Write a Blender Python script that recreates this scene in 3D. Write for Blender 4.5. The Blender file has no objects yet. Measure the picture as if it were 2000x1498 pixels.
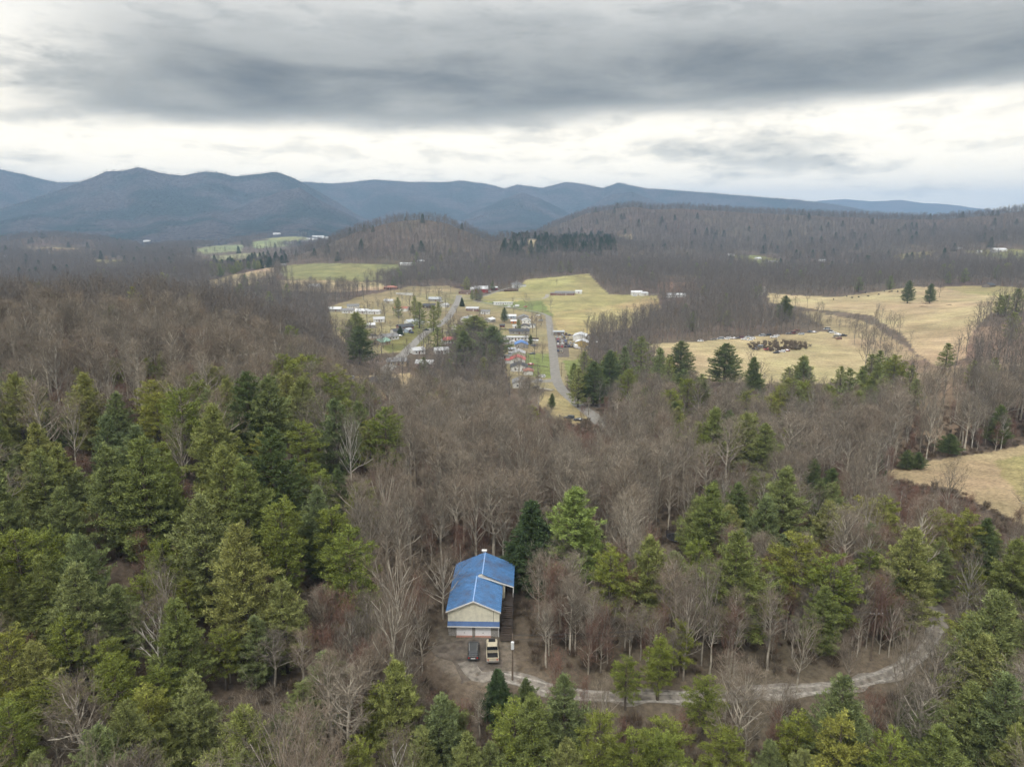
import bpy, math, random
import numpy as np
rng = np.random.default_rng(7)
random.seed(7)
C = bpy.context.scene.collection
FP, PITCH, CZ = 1390.0, math.radians(13.1), 100.0
CP_, SP_ = math.cos(PITCH), math.sin(PITCH)

# ---------------------------------------------------------------- camera geometry (used to lay the survey out on real ground)
def ray(px, py):
    x = (px-1000)/FP; v = (749-py)/FP
    return x, CP_+v*SP_, -SP_+v*CP_
def project(x, y, z):
    x = np.asarray(x, float); y = np.asarray(y, float); z = np.asarray(z, float)-CZ
    d = y*CP_-z*SP_; u = y*SP_+z*CP_
    d = np.where(d < 1, 1, d)
    return 1000+FP*x/d, 749-FP*u/d, d
def azel(px, py):
    x, y, z = ray(px, py); h = math.hypot(x, y)
    return math.atan2(x, y), z/h

# ---------------------------------------------------------------- value noise
_tab = np.random.default_rng(3).random((256, 256))
def vnoise(x, y):
    xi = np.floor(x).astype(int); yi = np.floor(y).astype(int)
    fx = x-xi; fy = y-yi; fx = fx*fx*(3-2*fx); fy = fy*fy*(3-2*fy)
    g = lambda a, b: _tab[a & 255, b & 255]
    return (g(xi, yi)*(1-fx)+g(xi+1, yi)*fx)*(1-fy)+(g(xi, yi+1)*(1-fx)+g(xi+1, yi+1)*fx)*fy
def fbm(x, y, n=4):
    s = 0; a = .5
    for k in range(n):
        s = s+a*vnoise(x*2**k+17*k, y*2**k+31*k); a *= .5
    return s/(1-.5**n)

# ---------------------------------------------------------------- terrain: survey points (pixel column, pixel row, height) or (column, distance, height)
S1 = [(927,1241,29.3),(860,1180,29),(1000,1320,28.3),(1150,1350,27.6),(1300,1360,27),(1500,1350,26.5),(1700,1320,26),(1800,1270,26),(1825,1200,26.5),
 (1700,1230,27),(1400,1200,28),(1100,1180,28.5),(1320,1055,27),(1000,1040,28),(800,1100,30),(700,1250,31),(600,1498,30),(1000,1498,25.5),(1400,1498,24),(1950,1498,23),
 (100,1498,35),(1900,930,20),(1980,1000,22),(1960,880,21),(1800,890,19),
 (1150,800,6.5),(1085,700,3.5),(1080,640,2.5),(860,640,4),(800,670,5),(900,580,4),(1010,690,3.5),(1120,680,4),
 (1200,600,3),(1130,542,17),(1010,556,9),(1100,574,7),(940,568,5),(1250,575,7),(1320,578,9),(980,592,3),
 (1400,670,8),(1510,680,8),(1620,650,9),(1650,700,10),(1480,575,9),(1600,585,12),(1777,574,16),(1900,565,19),(1985,606,30),(1800,640,15),(1830,700,13),(1850,590,20),
 (700,525,20),(750,545,8),(620,555,11),(470,545,18),(740,750,11),(740,660,5),(700,610,6),(760,562,12),(560,500,15),
 (1490,508,14),(1830,497,28),(1950,488,34),(1700,520,12)]
S2 = [(100,430,50),(300,420,50),(500,400,42),(610,390,27),(100,700,8),(300,700,6),(500,680,5),(-200,430,50),(-200,750,10),
 (100,160,44),(300,160,45),(500,165,44),(600,180,38),(-150,160,42),(100,260,46),(350,260,46),(560,270,36),(700,240,28),(720,330,14),
 (1000,165,27),(1000,330,9),(900,240,19),(1250,240,22),(1250,330,12),(1350,420,8),(1450,330,15),(1460,225,21),(1600,300,15),(1700,250,17),(1950,95,27),(1750,150,26),
 (1950,330,24),(2000,420,28),(2200,430,30),(2200,250,26),(2200,120,26),
 (100,1600,6),(215,1550,4),(480,2300,2),(100,2100,10),(650,1350,12),(820,1300,10),(1000,1250,12),(1200,1300,14),(1400,1250,12),(1600,1200,12),(1850,1250,22),(2200,1300,30),
 (-200,1800,8),(0,3000,0),(500,3000,0),(1000,3000,5),(1500,3000,15),(2000,3000,20),(1000,2200,5),
 (1000,45,26),(300,45,33),(1700,45,25),(-200,45,34),(2200,45,25),(0,12000,0),(1000,12000,0),(2000,12000,0)]
pts = []
for px, py, z in S1:
    x, y, dz = ray(px, py); t = (z-CZ)/dz; pts.append((x*t, y*t, z))
for px, R, z in S2:
    a, _ = azel(px, 700); pts.append((R*math.sin(a), R*math.cos(a), z))
pts = np.array(pts)
def polar(x, y): return np.arctan2(x, y), np.hypot(x, y)
def uv(x, y):
    a, R = polar(x, y); return np.clip(a, -.9, .9)*1.6, np.log(np.maximum(R, 8))
def _phi(r2): return r2*np.log(r2+1e-9)*.5
_u, _v = uv(pts[:,0], pts[:,1])
_n = len(pts); A = np.zeros((_n+3, _n+3))
A[:_n,:_n] = _phi((_u[:,None]-_u)**2+(_v[:,None]-_v)**2)+np.eye(_n)*2e-3
A[:_n,_n:] = np.c_[np.ones(_n), _u, _v]; A[_n:,:_n] = A[:_n,_n:].T
_w = np.linalg.solve(A, np.r_[pts[:,2], 0, 0, 0])
# ridges: silhouette (column,row) list, distance, width of the near slope, height of the trees standing on it, spur strength
RIDGES = [
 ([(540,500),(600,478),(640,462),(700,437),(760,420),(820,413),(870,421),(920,441),(960,460),(1010,490)],1550,420,16,.10),
 ([(910,492),(940,462),(980,452),(1040,449),(1100,456),(1200,457),(1260,474),(1330,492)],1520,380,18,.15),
 ([(1020,470),(1060,442),(1100,425),(1150,406),(1200,398),(1240,394),(1280,399),(1330,397),(1400,401),(1500,407),(1600,411),(1700,415),(1760,418),(1850,417),(1940,409),(1970,403),(2000,400),(2100,398),(2300,420)],2300,900,16,.45),
 ([(-300,462),(0,461),(60,453),(120,452),(200,461),(260,472),(330,484)],2500,420,16,.2),
 ([(-400,440),(-60,425),(0,402),(60,385),(140,357),(205,331),(240,328),(270,322),(312,333),(355,339),(398,331),(430,333),(458,340),(500,336),(538,331),(575,344),(600,357),(640,380),(700,418),(740,445),(800,470)],5000,2200,16,.5),
 ([(-400,300),(0,327),(50,338),(110,352),(200,352),(600,352),(650,355),(730,348),(800,352),(860,353),(900,350),(940,354),(985,365),(1010,357),(1060,364),(1105,352),(1145,358),(1178,364),(1207,354),(1260,364),(1400,374),(1500,383),(1600,391),(1680,405),(1760,418),(1850,428),(2000,440),(2300,440)],6500,2900,16,.6),
 ([(300,470),(340,452),(400,425),(470,398),(540,371),(585,360),(625,386),(690,418),(760,450)],4100,1500,16,.5),
 ([(780,462),(820,450),(880,425),(940,404),(990,382),(1020,371),(1060,386),(1100,405),(1160,440),(1200,460)],5300,1700,16,.5),
 ([(1040,455),(1080,440),(1140,404),(1195,374),(1235,371),(1300,395),(1400,424),(1480,440)],5500,1700,16,.5),
 ([(-400,470),(-100,442),(0,424),(60,412),(110,418),(180,440),(260,458)],4000,1200,16,.5),
 ([(-400,440),(900,440),(1500,420),(1600,392),(1650,389),(1700,394),(1760,391),(1800,397),(1850,400),(1900,406),(1960,412),(2100,420),(2400,430)],11000,2500,0,.3)]
RAE = []
for sil, D, W, can, spur in RIDGES:
    ae = np.array([azel(*p) for p in sil]); RAE.append((ae[:,0], ae[:,1], D, W, can, spur))
def hfun(x, y):
    x = np.asarray(x, float); y = np.asarray(y, float); sh = x.shape; x = x.ravel(); y = y.ravel()
    out = np.empty_like(x)
    for i in range(0, len(x), 60000):
        xx = x[i:i+60000]; yy = y[i:i+60000]; u, v = uv(xx, yy)
        b = _phi((u[:,None]-_u)**2+(v[:,None]-_v)**2)@_w[:_n]+_w[_n]+_w[_n+1]*u+_w[_n+2]*v
        a, R = polar(xx, yy)
        b = b+np.clip((R-170)/600, 0, 1)*3.0*(fbm(xx/70, yy/70, 3)-.5)+np.clip(R/150, 0, .5)*(fbm(xx/9+5, yy/9, 2)-.5)
        h = b
        for az, el, D, W, can, spur in RAE:
            E = CZ+D*np.interp(a, az, el)-can+D*.0016*(fbm(a*60, a*0+D*.01, 3)-.5)
            wob = 1+spur*(fbm(a*9+D, R/W*2.0, 3)-.5)*1.6
            t = np.clip((R-(D-W*wob))/(W*wob), 0, 1); s = np.where(t < 1, (t**1.25)*(1-.25*spur*np.sin(t*math.pi)**2*2*fbm(xx/(W*.16), yy/(W*.16), 3)), 1)
            if D > 2000 and spur > 0:
                cr_ = 1-np.abs(2*fbm(a*D/520+3, R/2600+a*3, 3)-1)**.8*1.0; s = s*(1-.42*spur*(1-cr_)*0-.85*spur*cr_*4*t*(1-t)*np.where(t < 1, 1, 0))
            t2 = np.clip((R-D)/(W*.7), 0, 1); s = s*(1-t2*t2*(3-2*t2))
            edge = np.clip((a-az[0])/.03, 0, 1)*np.clip((az[-1]-a)/.03, 0, 1) if D < 2000 or len(az) < 11 and D < 5600 else 1
            h = np.maximum(h, b+(E-b)*s*edge*(E > b))
        out[i:i+60000] = h
    return out.reshape(sh)
# the measured terrain grid; everything else is set on this very surface
NR = 820
Rg = np.exp(np.linspace(math.log(12), math.log(12500), NR))
Ag = np.r_[np.linspace(-math.pi, -.9, 14)[:-1], np.linspace(-.9, .9, 620), np.linspace(.9, math.pi, 14)[1:]]
AA, RR = np.meshgrid(Ag, Rg)
GX, GY = RR*np.sin(AA), RR*np.cos(AA)
GZ = hfun(GX, GY)
def ground(x, y):
    a, R = polar(np.asarray(x, float), np.asarray(y, float))
    fi = np.clip((np.log(np.maximum(R, 12.01))-math.log(12))/(math.log(12500)-math.log(12))*(NR-1), 0, NR-1.001); i = fi.astype(int); fi = fi-i
    j = np.clip(np.searchsorted(Ag, a)-1, 0, len(Ag)-2); fj = (a-Ag[j])/(Ag[j+1]-Ag[j])
    return (GZ[i,j]*(1-fi)+GZ[i+1,j]*fi)*(1-fj)+(GZ[i,j+1]*(1-fi)+GZ[i+1,j+1]*fi)*fj
def hit(px, py, dz=0.0, rmin=20.0):
    """where the sight line of this photo pixel meets the ground (or a level dz above it)"""
    x, y, z = ray(px, py); hh = math.hypot(x, y)
    R = rmin*np.exp(np.linspace(0, math.log(9000/rmin), 2600))
    X, Y, Z = x/hh*R, y/hh*R, CZ+z/hh*R
    g = ground(X, Y)+dz; k = np.argmax(Z < g)
    if k == 0: return None
    f = (Z[k-1]-g[k-1])/((Z[k-1]-g[k-1])-(Z[k]-g[k])); r = R[k-1]+f*(R[k]-R[k-1])
    return x/hh*r, y/hh*r
def inpoly(px, py, poly):
    px = np.asarray(px); py = np.asarray(py); c = np.zeros(px.shape, bool); n = len(poly)
    for i in range(n):
        x1, y1 = poly[i]; x2, y2 = poly[(i+1) % n]
        if y1 == y2: continue
        c ^= ((y1 > py) != (y2 > py)) & (px < (x2-x1)*(py-y1)/(y2-y1)+x1)
    return c

# ---------------------------------------------------------------- land cover: outlines surveyed on the ground (column,row), distance range, cover
STRAW, GREEN, MIX, BROWN, DIRT, YARD = (.37,.30,.175), (.17,.195,.07), (.30,.27,.125), (.24,.165,.10), (.12,.085,.055), (.25,.215,.12)
COVER = [
 ([(1270,672),(1350,668),(1440,660),(1540,654),(1610,648),(1650,655),(1660,668),(1690,690),(1700,720),(1660,745),(1560,752),(1400,745),(1290,715)],380,760,STRAW),
 ([(1500,572),(1560,578),(1640,580),(1730,568),(1790,560),(1850,562),(1925,558),(1985,566),(2100,575),(2100,612),(1985,606),(1935,610),(1905,640),(1890,665),(1885,700),(1830,715),(1790,690),(1765,655),(1700,615),(1600,605),(1500,590)],400,1200,STRAW),
 ([(1840,560),(1920,558),(1990,562),(2100,560),(2100,585),(1960,580),(1880,572)],500,1200,MIX),
 ([(1720,925),(1790,905),(1850,895),(1920,885),(2000,870),(2150,860),(2150,1060),(2000,1030),(1930,990),(1860,955),(1780,945)],150,330,STRAW),
 ([(1940,900),(2050,880),(2150,900),(2150,1000),(2000,985)],150,330,MIX),
 ([(1028,546),(1100,540),(1150,535),(1165,552),(1190,575),(1250,577),(1285,578),(1290,600),(1230,640),(1120,660),(1085,640),(1075,612),(985,600),(935,586),(960,572),(1010,568)],600,1150,MIX),
 ([(1080,612),(1180,600),(1270,580),(1290,600),(1230,640),(1120,660),(1090,650)],600,1150,(.34,.285,.14)),
 ([(925,590),(1060,588),(1068,604),(1085,618),(1010,604)],600,1150,GREEN),
 ([(640,600),(700,580),(800,560),(880,558),(925,575),(930,590),(1080,618),(1090,655),(1150,660),(1150,690),(1110,720),(1100,760),(1075,760),(1000,765),(985,700),(940,650),(890,655),(820,690),(720,690),(650,660)],400,1100,YARD),
 ([(1025,690),(1074,690),(1080,738),(1030,735)],400,700,GREEN),
 ([(1100,705),(1135,700),(1135,750),(1115,750)],400,700,GREEN),
 ([(790,630),(860,640),(830,672),(760,690),(740,670)],400,1000,(.16,.16,.06)),
 ([(680,735),(800,730),(850,765),(800,785),(690,775)],330,470,STRAW),
 ([(1060,765),(1090,760),(1130,795),(1150,815),(1130,830),(1080,820),(1050,790)],280,470,(.30,.245,.13)),
 ([(540,520),(620,515),(700,515),(775,518),(800,528),(760,545),(700,552),(600,552),(560,545)],850,1500,(.20,.20,.09)),
 ([(545,548),(640,548),(740,552),(760,565),(640,572),(540,566)],750,1150,STRAW),
 ([(400,552),(440,540),(530,522),(545,530),(520,556),(420,562)],700,1400,STRAW),
 ([(372,488),(425,480),(476,478),(470,491),(400,496)],1500,3200,(.21,.235,.12)),
 ([(484,475),(540,466),(602,470),(565,481),(500,486)],1500,3400,(.22,.25,.12)),
 ([(405,501),(470,496),(525,495),(500,504),(430,509)],1300,3000,(.24,.24,.13)),
 ([(250,478),(300,476),(330,482),(280,488)],1300,3200,(.27,.245,.15)),

 ([(40,482),(100,484),(185,486),(190,494),(120,498),(50,492)],1500,2600,STRAW),
 ([(185,508),(240,508),(245,520),(190,522)],1200,2200,(.24,.21,.10)),
 ([(515,459),(560,460),(640,468),(640,474),(560,470),(510,466)],2000,3600,(.25,.26,.12)),
 ([(1425,498),(1480,500),(1530,508),(1500,520),(1470,518)],1100,2000,(.19,.20,.07)),
 ([(1740,500),(1790,493),(1830,490),(1800,505),(1760,510)],1100,1800,MIX),
 ([(1880,490),(1960,487),(2100,488),(2100,505),(1960,505),(1900,496)],1100,1800,(.21,.21,.08)),
 ([(1205,460),(1235,458),(1235,466),(1210,468)],1300,2500,STRAW),
 ([(1030,470),(1050,468),(1050,480),(1035,484)],1100,2000,STRAW),
 ([(1285,552),(1360,552),(1365,568),(1290,570)],800,1200,BROWN),
 ([(860,1225),(985,1225),(1000,1290),(1010,1340),(900,1330),(850,1290)],90,130,(.15,.125,.10)),
]
GP = project(GX, GY, GZ); base_col = np.array((.125,.098,.074))
col = np.empty(GX.shape+(4,)); col[...,:3] = base_col; col[...,3] = 1
jx = (fbm(GX/11, GY/11, 3)-.5); jy = (fbm(GX/11+40, GY/11, 3)-.5)
open_ = np.zeros(GX.shape, bool)
THIN = [([(1540,596),(1700,632),(1800,700),(1850,760),(1880,800),(1720,790),(1660,730),(1640,655)],360,760,.62,(.30,.24,.145)),
 ([(1885,640),(1950,606),(2100,620),(2080,780),(1900,760)],330,620,.55,(.22,.165,.11)),
 ([(1690,705),(1885,702),(1905,800),(1890,880),(1760,905),(1690,880),(1660,800)],230,520,.40,(.21,.155,.105)),
 ([(1180,740),(1290,720),(1500,745),(1660,760),(1600,860),(1300,840)],260,480,.75,(.15,.115,.085))]
for poly, r0, r1, kp, c in THIN:
    m = inpoly(GP[0]+jx*12, GP[1]+jy*8, poly) & (RR > r0) & (RR < r1); col[m,:3] = c
for poly, r0, r1, c in COVER:
    k = np.clip(900/RR, 1.5, 9)
    m = inpoly(GP[0]+jx*k*3.6, GP[1]+jy*k*1.7, poly) & (RR > r0) & (RR < r1)
    col[m,:3] = c; open_ |= m
cf = (fbm(GX/35, GY/35, 4)-.5)[...,None]
col[...,:3] *= 1+.5*cf
verts = np.c_[GX.ravel(), GY.ravel(), GZ.ravel()]
na = len(Ag); idx = (np.arange(NR-1)[:,None]*na+np.arange(na-1)).ravel()
faces = np.c_[idx, idx+1, idx+na+1, idx+na]
# ---------------------------------------------------------------- materials
def nodes_mat(name):
    m = bpy.data.materials.new(name); m.use_nodes = True; nt = m.node_tree
    return m, nt, nt.nodes['Principled BSDF']
def N(nt, t, **k):
    n = nt.nodes.new(t)
    for a, b in k.items():
        if a in n.inputs and not hasattr(type(n), a): n.inputs[a].default_value = b
        else: setattr(n, a, b)
    return n
MC = {}
def paint(col, rough=.8, metal=0., var=.12, scale=3., spec=.3):
    """a painted or natural surface with a little wear in its colour"""
    key = (tuple(col), rough, metal, var, scale)
    if key in MC: return MC[key]
    m, nt, b = nodes_mat('surface'); L = nt.links.new
    tc = N(nt, 'ShaderNodeTexCoord'); no = N(nt, 'ShaderNodeTexNoise'); no.inputs['Scale'].default_value = scale; no.inputs['Detail'].default_value = 6
    L(tc.outputs['Object'], no.inputs['Vector'])
    rp = N(nt, 'ShaderNodeMapRange'); rp.inputs['To Min'].default_value = 1-var; rp.inputs['To Max'].default_value = 1+var; rp.inputs['From Min'].default_value = .3; rp.inputs['From Max'].default_value = .7
    L(no.outputs['Fac'], rp.inputs['Value'])
    mx = N(nt, 'ShaderNodeVectorMath'); mx.operation = 'SCALE'; mx.inputs[0].default_value = col; L(rp.outputs[0], mx.inputs['Scale'])
    L(mx.outputs[0], b.inputs['Base Color']); b.inputs['Roughness'].default_value = rough; b.inputs['Metallic'].default_value = metal; b.inputs['Specular IOR Level'].default_value = spec
    MC[key] = m; return m
def ribbed(col, freq, axis='X', rough=.5, depth=.02, var=.15):
    key = ('rib', tuple(col), freq, axis)
    if key in MC: return MC[key]
    m = paint(col, rough, 0, var, 1.2).copy(); nt = m.node_tree; L = nt.links.new; b = nt.nodes['Principled BSDF']
    tc = N(nt, 'ShaderNodeTexCoord'); w = N(nt, 'ShaderNodeTexWave'); w.bands_direction = axis; w.inputs['Scale'].default_value = freq
    L(tc.outputs['Object'], w.inputs['Vector']); bp = N(nt, 'ShaderNodeBump'); bp.inputs['Distance'].default_value = depth; bp.inputs['Strength'].default_value = .7
    L(w.outputs['Fac'], bp.inputs['Height']); L(bp.outputs[0], b.inputs['Normal']); MC[key] = m; return m
def masonry(c1, c2, mort):
    key = ('brick', c1, c2)
    if key in MC: return MC[key]
    m, nt, b = nodes_mat('masonry'); L = nt.links.new; tc = N(nt, 'ShaderNodeTexCoord'); mp = N(nt, 'ShaderNodeMapping'); mp.inputs['Rotation'].default_value = (math.pi/2, 0, 0)
    L(tc.outputs['Object'], mp.inputs[0]); br = N(nt, 'ShaderNodeTexBrick'); br.inputs['Scale'].default_value = 2.4
    br.inputs['Color1'].default_value = (*c1, 1); br.inputs['Color2'].default_value = (*c2, 1); br.inputs['Mortar'].default_value = (*mort, 1)
    L(mp.outputs[0], br.inputs[0]); L(br.outputs[0], b.inputs['Base Color']); b.inputs['Roughness'].default_value = .9; MC[key] = m; return m
glass = paint((.02,.025,.03), .08, 0, .05); glass.node_tree.nodes['Principled BSDF'].inputs['Specular IOR Level'].default_value = .9

def ground_material():
    m, nt, b = nodes_mat('ground_cover'); L = nt.links.new
    at = N(nt, 'ShaderNodeAttribute'); at.attribute_name = 'cover'
    ge = N(nt, 'ShaderNodeNewGeometry')
    def noise(s, d, r=.6):
        n = N(nt, 'ShaderNodeTexNoise'); n.inputs['Scale'].default_value = s; n.inputs['Detail'].default_value = d; n.inputs['Roughness'].default_value = r; L(ge.outputs['Position'], n.inputs['Vector']); return n
    n1, n2, n3 = noise(.045, 8), noise(.9, 6, .7), noise(.008, 6)
    def rng_(n, a, c, fa=.3, fb=.7):
        r = N(nt, 'ShaderNodeMapRange'); r.inputs['From Min'].default_value = fa; r.inputs['From Max'].default_value = fb; r.inputs['To Min'].default_value = a; r.inputs['To Max'].default_value = c; L(n.outputs['Fac'], r.inputs['Value']); return r
    m1 = N(nt, 'ShaderNodeMath'); m1.operation = 'MULTIPLY'; L(rng_(n1, .70, 1.26).outputs[0], m1.inputs[0]); L(rng_(n2, .6, 1.4).outputs[0], m1.inputs[1])
    vm = N(nt, 'ShaderNodeVectorMath'); vm.operation = 'SCALE'; L(at.outputs['Color'], vm.inputs[0]); L(m1.outputs[0], vm.inputs['Scale'])
    wv = N(nt, 'ShaderNodeTexWave'); wv.bands_direction = 'DIAGONAL'; wv.inputs['Scale'].default_value = .055; wv.inputs['Distortion'].default_value = 5; wv.inputs['Detail'].default_value = 2; wv.inputs['Detail Scale'].default_value = .4; L(ge.outputs['Position'], wv.inputs['Vector'])
    m2 = N(nt, 'ShaderNodeMath'); m2.operation = 'MULTIPLY'; L(m1.outputs[0], m2.inputs[0]); L(rng_(wv, .93, 1.06, 0, 1).outputs[0], m2.inputs[1]); L(m2.outputs[0], vm.inputs['Scale'])
    # greener and redder patches
    hs = N(nt, 'ShaderNodeHueSaturation'); L(vm.outputs[0], hs.inputs['Color']); L(rng_(n3, .47, .53).outputs[0], hs.inputs['Hue'])
    L(hs.outputs[0], b.inputs['Base Color'])
    bp = N(nt, 'ShaderNodeBump'); bp.inputs['Distance'].default_value = .25; bp.inputs['Strength'].default_value = .6; L(n2.outputs['Fac'], bp.inputs['Height']); L(bp.outputs[0], b.inputs['Normal'])
    b.inputs['Roughness'].default_value = .95; b.inputs['Specular IOR Level'].default_value = .1
    return m
def forest_hill_material(col):
    """far wooded slopes: crowns a few pixels wide, bare hardwoods with some evergreens"""
    m, nt, b = nodes_mat('wooded_slope'); L = nt.links.new; ge = N(nt, 'ShaderNodeNewGeometry')
    vo = N(nt, 'ShaderNodeTexVoronoi'); vo.inputs['Scale'].default_value = .07; L(ge.outputs['Position'], vo.inputs['Vector'])
    no = N(nt, 'ShaderNodeTexNoise'); no.inputs['Scale'].default_value = .0035; no.inputs['Detail'].default_value = 8; L(ge.outputs['Position'], no.inputs['Vector'])
    cr = N(nt, 'ShaderNodeValToRGB'); e = cr.color_ramp.elements; e[0].position = .44; e[0].color = (*col, 1); e[1].position = .56; e[1].color = (col[0]*.42, col[1]*.66, col[2]*.6, 1); L(no.outputs['Fac'], cr.inputs[0])  # darker green patches: evergreens, and shading of the spurs put into the colour
    sp = N(nt, 'ShaderNodeSeparateColor'); L(vo.outputs['Color'], sp.inputs[0])
    mr = N(nt, 'ShaderNodeMapRange'); mr.inputs['To Min'].default_value = .5; mr.inputs['To Max'].default_value = 1.5; L(sp.outputs[0], mr.inputs['Value'])
    vm = N(nt, 'ShaderNodeVectorMath'); vm.operation = 'SCALE'; L(cr.outputs[0], vm.inputs[0]); L(mr.outputs[0], vm.inputs['Scale']); L(vm.outputs[0], b.inputs['Base Color'])
    bp = N(nt, 'ShaderNodeBump'); bp.inputs['Distance'].default_value = 9; bp.inputs['Strength'].default_value = .8; bp.invert = True; L(vo.outputs['Distance'], bp.inputs['Height']); L(bp.outputs[0], b.inputs['Normal'])
    b.inputs['Roughness'].default_value = 1; b.inputs['Specular IOR Level'].default_value = 0
    return m

# ---------------------------------------------------------------- object helpers
def mesh_np(name, v, f, mats, mi=None, smooth=False):
    me = bpy.data.meshes.new(name); v = np.asarray(v, np.float32)
    if isinstance(f, np.ndarray) and f.ndim == 2:
        k = f.shape[1]; me.vertices.add(len(v)); me.vertices.foreach_set('co', v.ravel())
        me.loops.add(f.size); me.loops.foreach_set('vertex_index', f.astype(np.int32).ravel())
        me.polygons.add(len(f)); me.polygons.foreach_set('loop_start', np.arange(0, f.size, k, dtype=np.int32)); me.polygons.foreach_set('loop_total', np.full(len(f), k, np.int32))
    else: me.from_pydata([tuple(map(float, p)) for p in v], [], [tuple(map(int, q)) for q in f])
    for m in (mats if isinstance(mats, (list, tuple)) else [mats]): me.materials.append(m)
    if mi is not None: me.polygons.foreach_set('material_index', np.asarray(mi, np.int32))
    if smooth: me.polygons.foreach_set('use_smooth', np.ones(len(me.polygons), bool))
    me.update(calc_edges=True); me.validate(); return me
def link(name, data, parent=None):
    o = bpy.data.objects.new(name, data); C.objects.link(o)
    if parent is not None: o.parent = parent
    return o
def tag(o, label=None, cat=None, group=None, kind=None):
    for k, v in (('label', label), ('category', cat), ('group', group), ('kind', kind)):
        if v: o[k] = v
    return o
def thing(name, label, cat, loc=(0,0,0), rz=0, group=None):
    o = link(name, None); o.location = loc; o.rotation_euler = (0, 0, rz); return tag(o, label, cat, group)
def copy_tree(o, parent=None):
    c = o.copy(); C.objects.link(c); c.parent = parent
    for ch in list(o.children): copy_tree(ch, c)
    return c
class MB:
    def __init__(s): s.v = []; s.f = []
    def add(s, vs, fs):
        n = len(s.v); s.v += [tuple(p) for p in vs]; s.f += [tuple(i+n for i in q) for q in fs]; return s
    def box(s, x0, x1, y0, y1, z0, z1, ch=0.):
        return s.hexa([(x0,y0,z0),(x1,y0,z0),(x1,y1,z0),(x0,y1,z0),(x0,y0,z1),(x1,y0,z1),(x1,y1,z1),(x0,y1,z1)])
    def hexa(s, p): return s.add(p, [(0,3,2,1),(4,5,6,7),(0,1,5,4),(1,2,6,5),(2,3,7,6),(3,0,4,7)])
    def tube(s, p0, p1, r0, r1, n=8, cap=True):
        a = np.array(p0, float); b = np.array(p1, float); d = b-a; d = d/np.linalg.norm(d)
        h = np.array((1,0,0)) if abs(d[0]) < .8 else np.array((0,1,0)); u = np.cross(d, h); u /= np.linalg.norm(u); w = np.cross(d, u)
        vs = [a+(u*math.cos(t)+w*math.sin(t))*r0 for t in np.arange(n)*2*math.pi/n]+[b+(u*math.cos(t)+w*math.sin(t))*r1 for t in np.arange(n)*2*math.pi/n]
        fs = [(i, (i+1) % n, n+(i+1) % n, n+i) for i in range(n)]
        if cap: fs += [tuple(range(n))[::-1], tuple(range(n, 2*n))]
        return s.add(vs, fs)
    def build(s, name, mat, parent=None, smooth=False, bevel=0):
        o = link(name, mesh_np(name, s.v, s.f, mat, smooth=smooth), parent)
        if bevel:
            b = o.modifiers.new('edge', 'BEVEL'); b.width = bevel; b.segments = 2; b.limit_method = 'ANGLE'
        return o

# ---------------------------------------------------------------- ground sheet
gm = ground_material(); hm = forest_hill_material((.066,.064,.066))
rmid = np.repeat(Rg[:-1], na-1)
me = mesh_np('ground', verts, faces, [gm, hm], (rmid > 2750).astype(np.int32), True)
ca = me.color_attributes.new('cover', 'FLOAT_COLOR', 'POINT'); ca.data.foreach_set('color', col.astype(np.float32).ravel())
gnd = tag(link('ground', me), 'rolling valley floor and wooded hills', 'ground', kind='structure')

# ---------------------------------------------------------------- roads, drives: ribbons laid on the ground
def world_path(pix, step=2.5):
    P = np.array([hit(*p) if len(p) == 2 else p[1:3] for p in pix]); out = []
    for i in range(len(P)-1):
        a = P[max(i-1, 0)]; b = P[i]; c = P[i+1]; d = P[min(i+2, len(P)-1)]
        n = max(2, int(np.linalg.norm(c-b)/step))
        for t in np.arange(n)/n:
            out.append(.5*((2*b)+(-a+c)*t+(2*a-5*b+4*c-d)*t*t+(-a+3*b-3*c+d)*t**3))
    out.append(P[-1]); return np.array(out)
def ribbon(name, path, w, mat, lift, label=None, cat=None, nx=5, jitter=0., kind='structure'):
    t = np.gradient(path, axis=0); t /= np.linalg.norm(t, axis=1)[:,None]+1e-9; nrm = np.c_[-t[:,1], t[:,0]]
    ww = w if np.ndim(w) else np.full(len(path), w); V = []
    for k, s in enumerate(np.linspace(-.5, .5, nx)):
        e = jitter*(vnoise(np.arange(len(path))*.37+k*9, np.zeros(len(path))+k)-.5)*2 if k in (0, nx-1) else 0
        q = path+nrm*(s*ww+e)[:,None]; z = ground(q[:,0], q[:,1])+lift+(.03*(1-abs(2*s))); V.append(np.c_[q, z])
    V = np.stack(V, 1); n = len(path); v = V.reshape(-1, 3)
    i = (np.arange(n-1)[:,None]*nx+np.arange(nx-1)).ravel(); f = np.c_[i, i+1, i+nx+1, i+nx]
    o = link(name, mesh_np(name, v, f, mat, smooth=True)); return tag(o, label, cat, kind=kind)
asph = paint((.215,.205,.185), .9, 0, .2, .3); asph2 = paint((.23,.22,.20), .9, 0, .14, .6)
grav = paint((.22,.20,.17), .95, 0, .5, .9); grav2 = paint((.30,.28,.24), .95, 0, .25, .9); gyard = paint((.125,.107,.088), .95, 0, .45, .8); rut = paint((.31,.29,.255), .95, 0, .45, 1.5)
ROADS = []
def road(pix, w, mat, lift, label, name='road', jitter=0.): 
    p = world_path(pix); ROADS.append((p, w)); return ribbon(name, p, w, mat, lift, label, 'road' if name == 'road' else name, jitter=jitter)
mainroad = [(1200,850),(1175,828),(1150,806),(1125,787),(1098,762),(1086,738),(1082,705),(1078,670),(1074,640),(1071,618)]
road(mainroad, 6.2, asph, .12, 'grey lane running up the valley past the village')
road([(1071,618),(1050,610),(1000,601),(960,594),(925,588)], 3.6, asph2, .10, 'side lane crossing behind the village')
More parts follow.
